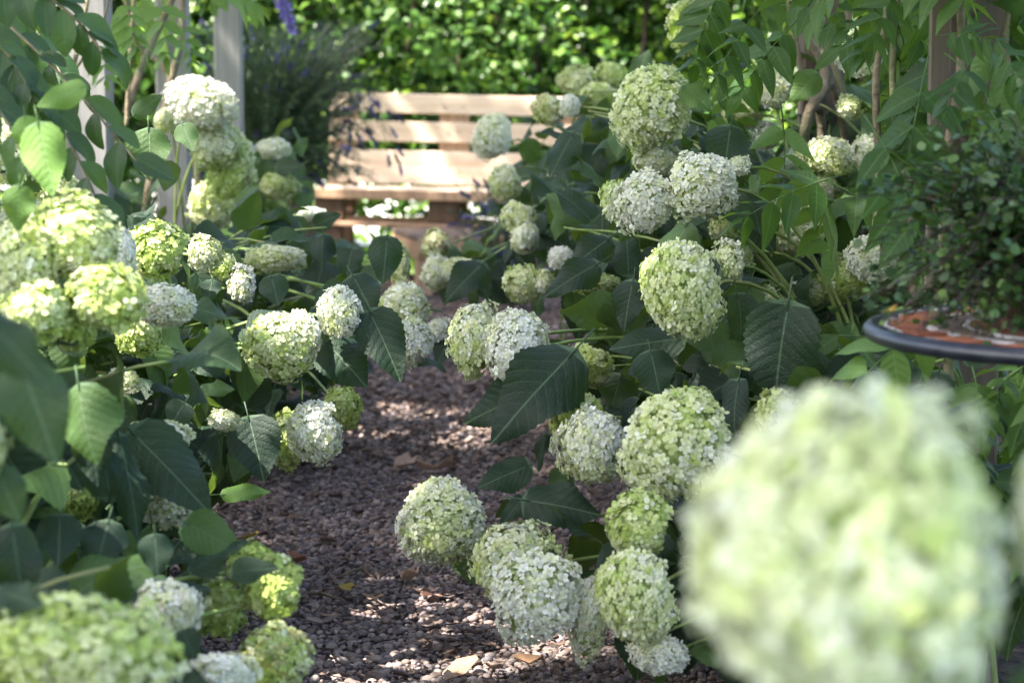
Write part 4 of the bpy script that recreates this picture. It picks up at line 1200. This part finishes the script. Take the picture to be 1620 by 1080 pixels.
# ------------------------------------------------------------------ mosaic table
MTx, MTy, MTz, MR = 0.735, 2.90, 0.717, 0.30
mt = thing('mosaic_table', 'round garden table with terracotta mosaic top and dark metal rim', 'table', (MTx, MTy, 0))
MT = Matrix.Translation((MTx, MTy, MTz))
mb = MB(); lathe(mb, [(MR - .012, .003), (MR - .005, .005), (MR + .003, .004), (MR + .008, -.001), (MR + .009, -.006), (MR + .006, -.012), (MR, -.015), (MR - .014, -.015), (MR - .014, -.006), (MR - .012, .004)], 96)
obj('rim', mb.mesh('rim', M['metal'], True), mt, MT)
mb = MB(); lathe(mb, [(0, -.014), (MR - .016, -.014), (MR - .016, -.002), (0, -.002)], 64)
obj('bed', mb.mesh('bed', M['grout']), mt, MT)
def ring(r0, r1, cnt, mat, nm):
    gap = 0.0009; mb = MB(); a = math.pi / cnt - gap / ((r0 + r1) / 2)
    vs = [(r * math.cos(t), r * math.sin(t), z) for z in (-.003, .0018) for r, t in ((r0 + gap, -a), (r1 - gap, -a), (r1 - gap, 0), (r1 - gap, a), (r0 + gap, a), (r0 + gap, 0))]
    fs = [(5, 4, 3, 2, 1, 0), (6, 7, 8, 9, 10, 11)] + [(i, (i + 1) % 6, (i + 1) % 6 + 6, i + 6) for i in range(6)]
    mb.add(vs, fs); me = mb.mesh('tile', M[mat])
    for k in range(cnt):
        obj('tile', me, mt, MT @ Matrix.Rotation(2 * math.pi * (k + .5) / cnt, 4, 'Z') @ Matrix.Rotation(R(random.uniform(-.5, .5)), 4, 'Y'))
ring(.278, .286, 60, 'tile_white', 't'); ring(.236, .277, 56, 'tile_red', 't'); ring(.226, .235, 48, 'tile_white', 't'); ring(.190, .225, 40, 'tile_brown', 't')
ring(.181, .189, 36, 'tile_white', 't'); ring(.140, .180, 30, 'tile_red', 't'); ring(.10, .139, 18, 'tile_brown', 't')
for k in range(3):
    a = R(250 + k * 120); c, s_ = math.cos(a), math.sin(a); mb = MB()
    prof = [(.13, -.014), (.09, -.12), (.06, -.36), (.10, -.52), (.22, -.66), (.27, -.72)]
    pts = []
    for i in range(len(prof) - 1):
        for t in (0, .33, .66): pts.append(Vector(((prof[i][0] * (1 - t) + prof[i + 1][0] * t) * c, (prof[i][0] * (1 - t) + prof[i + 1][0] * t) * s_, prof[i][1] * (1 - t) + prof[i + 1][1] * t)))
    pts.append(Vector((prof[-1][0] * c, prof[-1][0] * s_, prof[-1][1])))
    tube(mb, pts, .009, 8); obj('leg', mb.mesh('leg', M['metal'], True), mt, MT)
mb = MB(); lathe(mb, [(.066, -.37), (.072, -.36), (.066, -.35), (.060, -.36), (.066, -.37)], 32); obj('leg_ring', mb.mesh('leg_ring', M['metal'], True), mt, MT)

# plant with tiny leaves on the table
wpx = Vector((0.655, 2.90, MTz + .003))
wpot = thing('bowl', 'shallow dark bowl on the mosaic table under the tiny leaved plant', 'pot', wpx)
mb = MB(); lathe(mb, [(0, 0), (.05, 0), (.06, .02), (.066, .04), (.063, .045), (.057, .043), (.0, .038)], 40)
obj('body', mb.mesh('body', M['pot'], True), wpot, Matrix.Translation(wpx))
wv = thing('trailing_plant', 'dense trailing plant with tiny round leaves spilling over the mosaic table', 'plant', wpx + Vector((0, 0, .055)))
rnd = random.Random(21); ms = MB(); LV, LN = [], []
for i in range(560):
    a = rnd.uniform(0, 6.28); el = rnd.uniform(-.12, 1.35); rr = rnd.uniform(.10, .245)
    b0 = wpx + Vector((.05 * math.cos(a), .05 * math.sin(a), .055))
    tip = wpx + Vector((-.02, 0, .06)) + Vector((math.cos(a) * math.cos(el) * rr * 1.05, math.sin(a) * math.cos(el) * rr, max(-.035, math.sin(el) * rr * .92)))
    if rnd.random() < .5: tip.z = max(MTz + .010, tip.z - rnd.uniform(0.03, .2))
    pts = bez(b0, b0 + Vector((math.cos(a) * .02, math.sin(a) * .02, .09)), tip.lerp(b0, .3) + Vector((rnd.gauss(0, .03), rnd.gauss(0, .03), .04)), tip, 8)
    tube(ms, pts, [.0009] * 9, 3, (0.045, 0.025, 0.018), False)
    for k in range(17):
        q = rnd.uniform(.25, .99); j = min(7, int(q * 8)); LV.append(pts[j].lerp(pts[j + 1], q * 8 - j) + Vector((rnd.gauss(0, .006), rnd.gauss(0, .006), rnd.gauss(0, .006))))
s = obj('stems', ms.mesh('stems', M['mixleaf']), wv); s['kind'] = 'stuff'
n = len(LV); T = np.array([p[:] for p in LV]); T[:, 2] = np.maximum(T[:, 2], MTz + .006)
hexv = np.array([(math.cos(k * 1.0472) * .5, math.sin(k * 1.0472) * .5 + .5, .1 * (k % 2)) for k in range(6)]); hexf = np.array([(0, 1, 2, 3, 4, 5)])
V, F = scatter(hexv, hexf, rotm(n, .8) * RS.uniform(.007, .0155, n)[:, None, None], T)
GC = np.array([(0.04,0.09,0.02),(0.07,0.14,0.03),(0.025,0.06,0.018),(0.11,0.19,0.04),(0.05,0.11,0.04)])
o = obj('foliage', fastmesh('foliage', V, F, M['mixleaf'], np.repeat(GC[RS.randint(0, 5, n)], 6, 0)), wv); o['kind'] = 'stuff'
me = litter_mesh(1, np.zeros((1, 3)), np.array([.013]), 'fallen_leaf', np.array([(0.55, 0.36, 0.05)]))
tag(obj('fallen_leaf', me, None, Matrix.Translation(at(1408, 490, 2.86))), 'small yellow leaf on the edge of the mosaic table', 'leaf')

M['crownleaf'] = vcol('tree foliage', 0.4, 0.4, 12, trans=0.10, bumps=0.15)
# ------------------------------------------------------------------ unseen trees added left of the path, crowns shaped to shade it
def shade_tree(x, y, h, ctr, rad, n, label, seed):
    rs = np.random.RandomState(seed); rnd = random.Random(seed)
    t = thing('tree', label, 'tree', (x, y, 0), 'unseen trees added to shade the path')
    c = Vector(ctr); mb = MB()
    tube(mb, [(x, y, 0), (x + .05, y, 1.5), (x, y + .05, 3.2), c + Vector((0, 0, -.6))], [.19, .15, .12, .07], 10)
    obj('trunk', mb.mesh('trunk', M['bark'], True), t)
    for k in range(7):
        a = k * .9; e = c + Vector((math.cos(a) * rad[0] * .7, math.sin(a) * rad[1] * .7, rnd.uniform(-.3, .6)))
        s = Vector((x, y, 3.0 + k * .25)); mb = MB()
        tube(mb, bez(s, s + Vector((0, 0, .8)), e.lerp(s, .3) + Vector((0, 0, .4)), e, 8), [.07 - .007 * i for i in range(9)], 6)
        obj('limb', mb.mesh('limb', M['bark'], True), t)
    P = rs.normal(0, 1, (n, 3)); P /= np.linalg.norm(P, axis=1, keepdims=True)
    P *= (rs.rand(n, 1) ** .45) * np.array(rad); P += np.array(ctr)
    S = np.array(SUN[:]); keep = np.ones(n, bool)
    for sp, r_ in SPOTS:                    # openings cut in the crown to let sun onto chosen points
        q = P - np.array(sp[:]); al = q @ S
        keep &= np.linalg.norm(q - al[:, None] * S, axis=1) > r_
    P = P[keep]; n = len(P)
    global RS
    V, F = scatter(bv, bf, rotm(n, .7) * rs.uniform(.13, .21, n)[:, None, None], P)
    o = obj('crown', fastmesh('crown', V, F, M['crownleaf'], np.repeat(HC[rs.randint(0, 4, n)], len(bv), 0)), t); o['kind'] = 'stuff'
shade_tree(-4.6, 0.2, 6, (-3.0, -0.1, 5.9), (2.5, 2.6, 1.2), 6200, 'unseen leafy tree added beside the camera to shade the near path', 31)
shade_tree(-4.7, 3.9, 6, (-3.0, 3.7, 5.9), (2.5, 2.8, 1.2), 6600, 'unseen leafy tree added left of the pergola to shade the middle of the path', 32)
shade_tree(-4.7, 8.4, 6, (-3.2, 7.9, 5.9), (2.5, 2.7, 1.2), 6200, 'unseen leafy tree added left of the bench to shade the seat', 33)
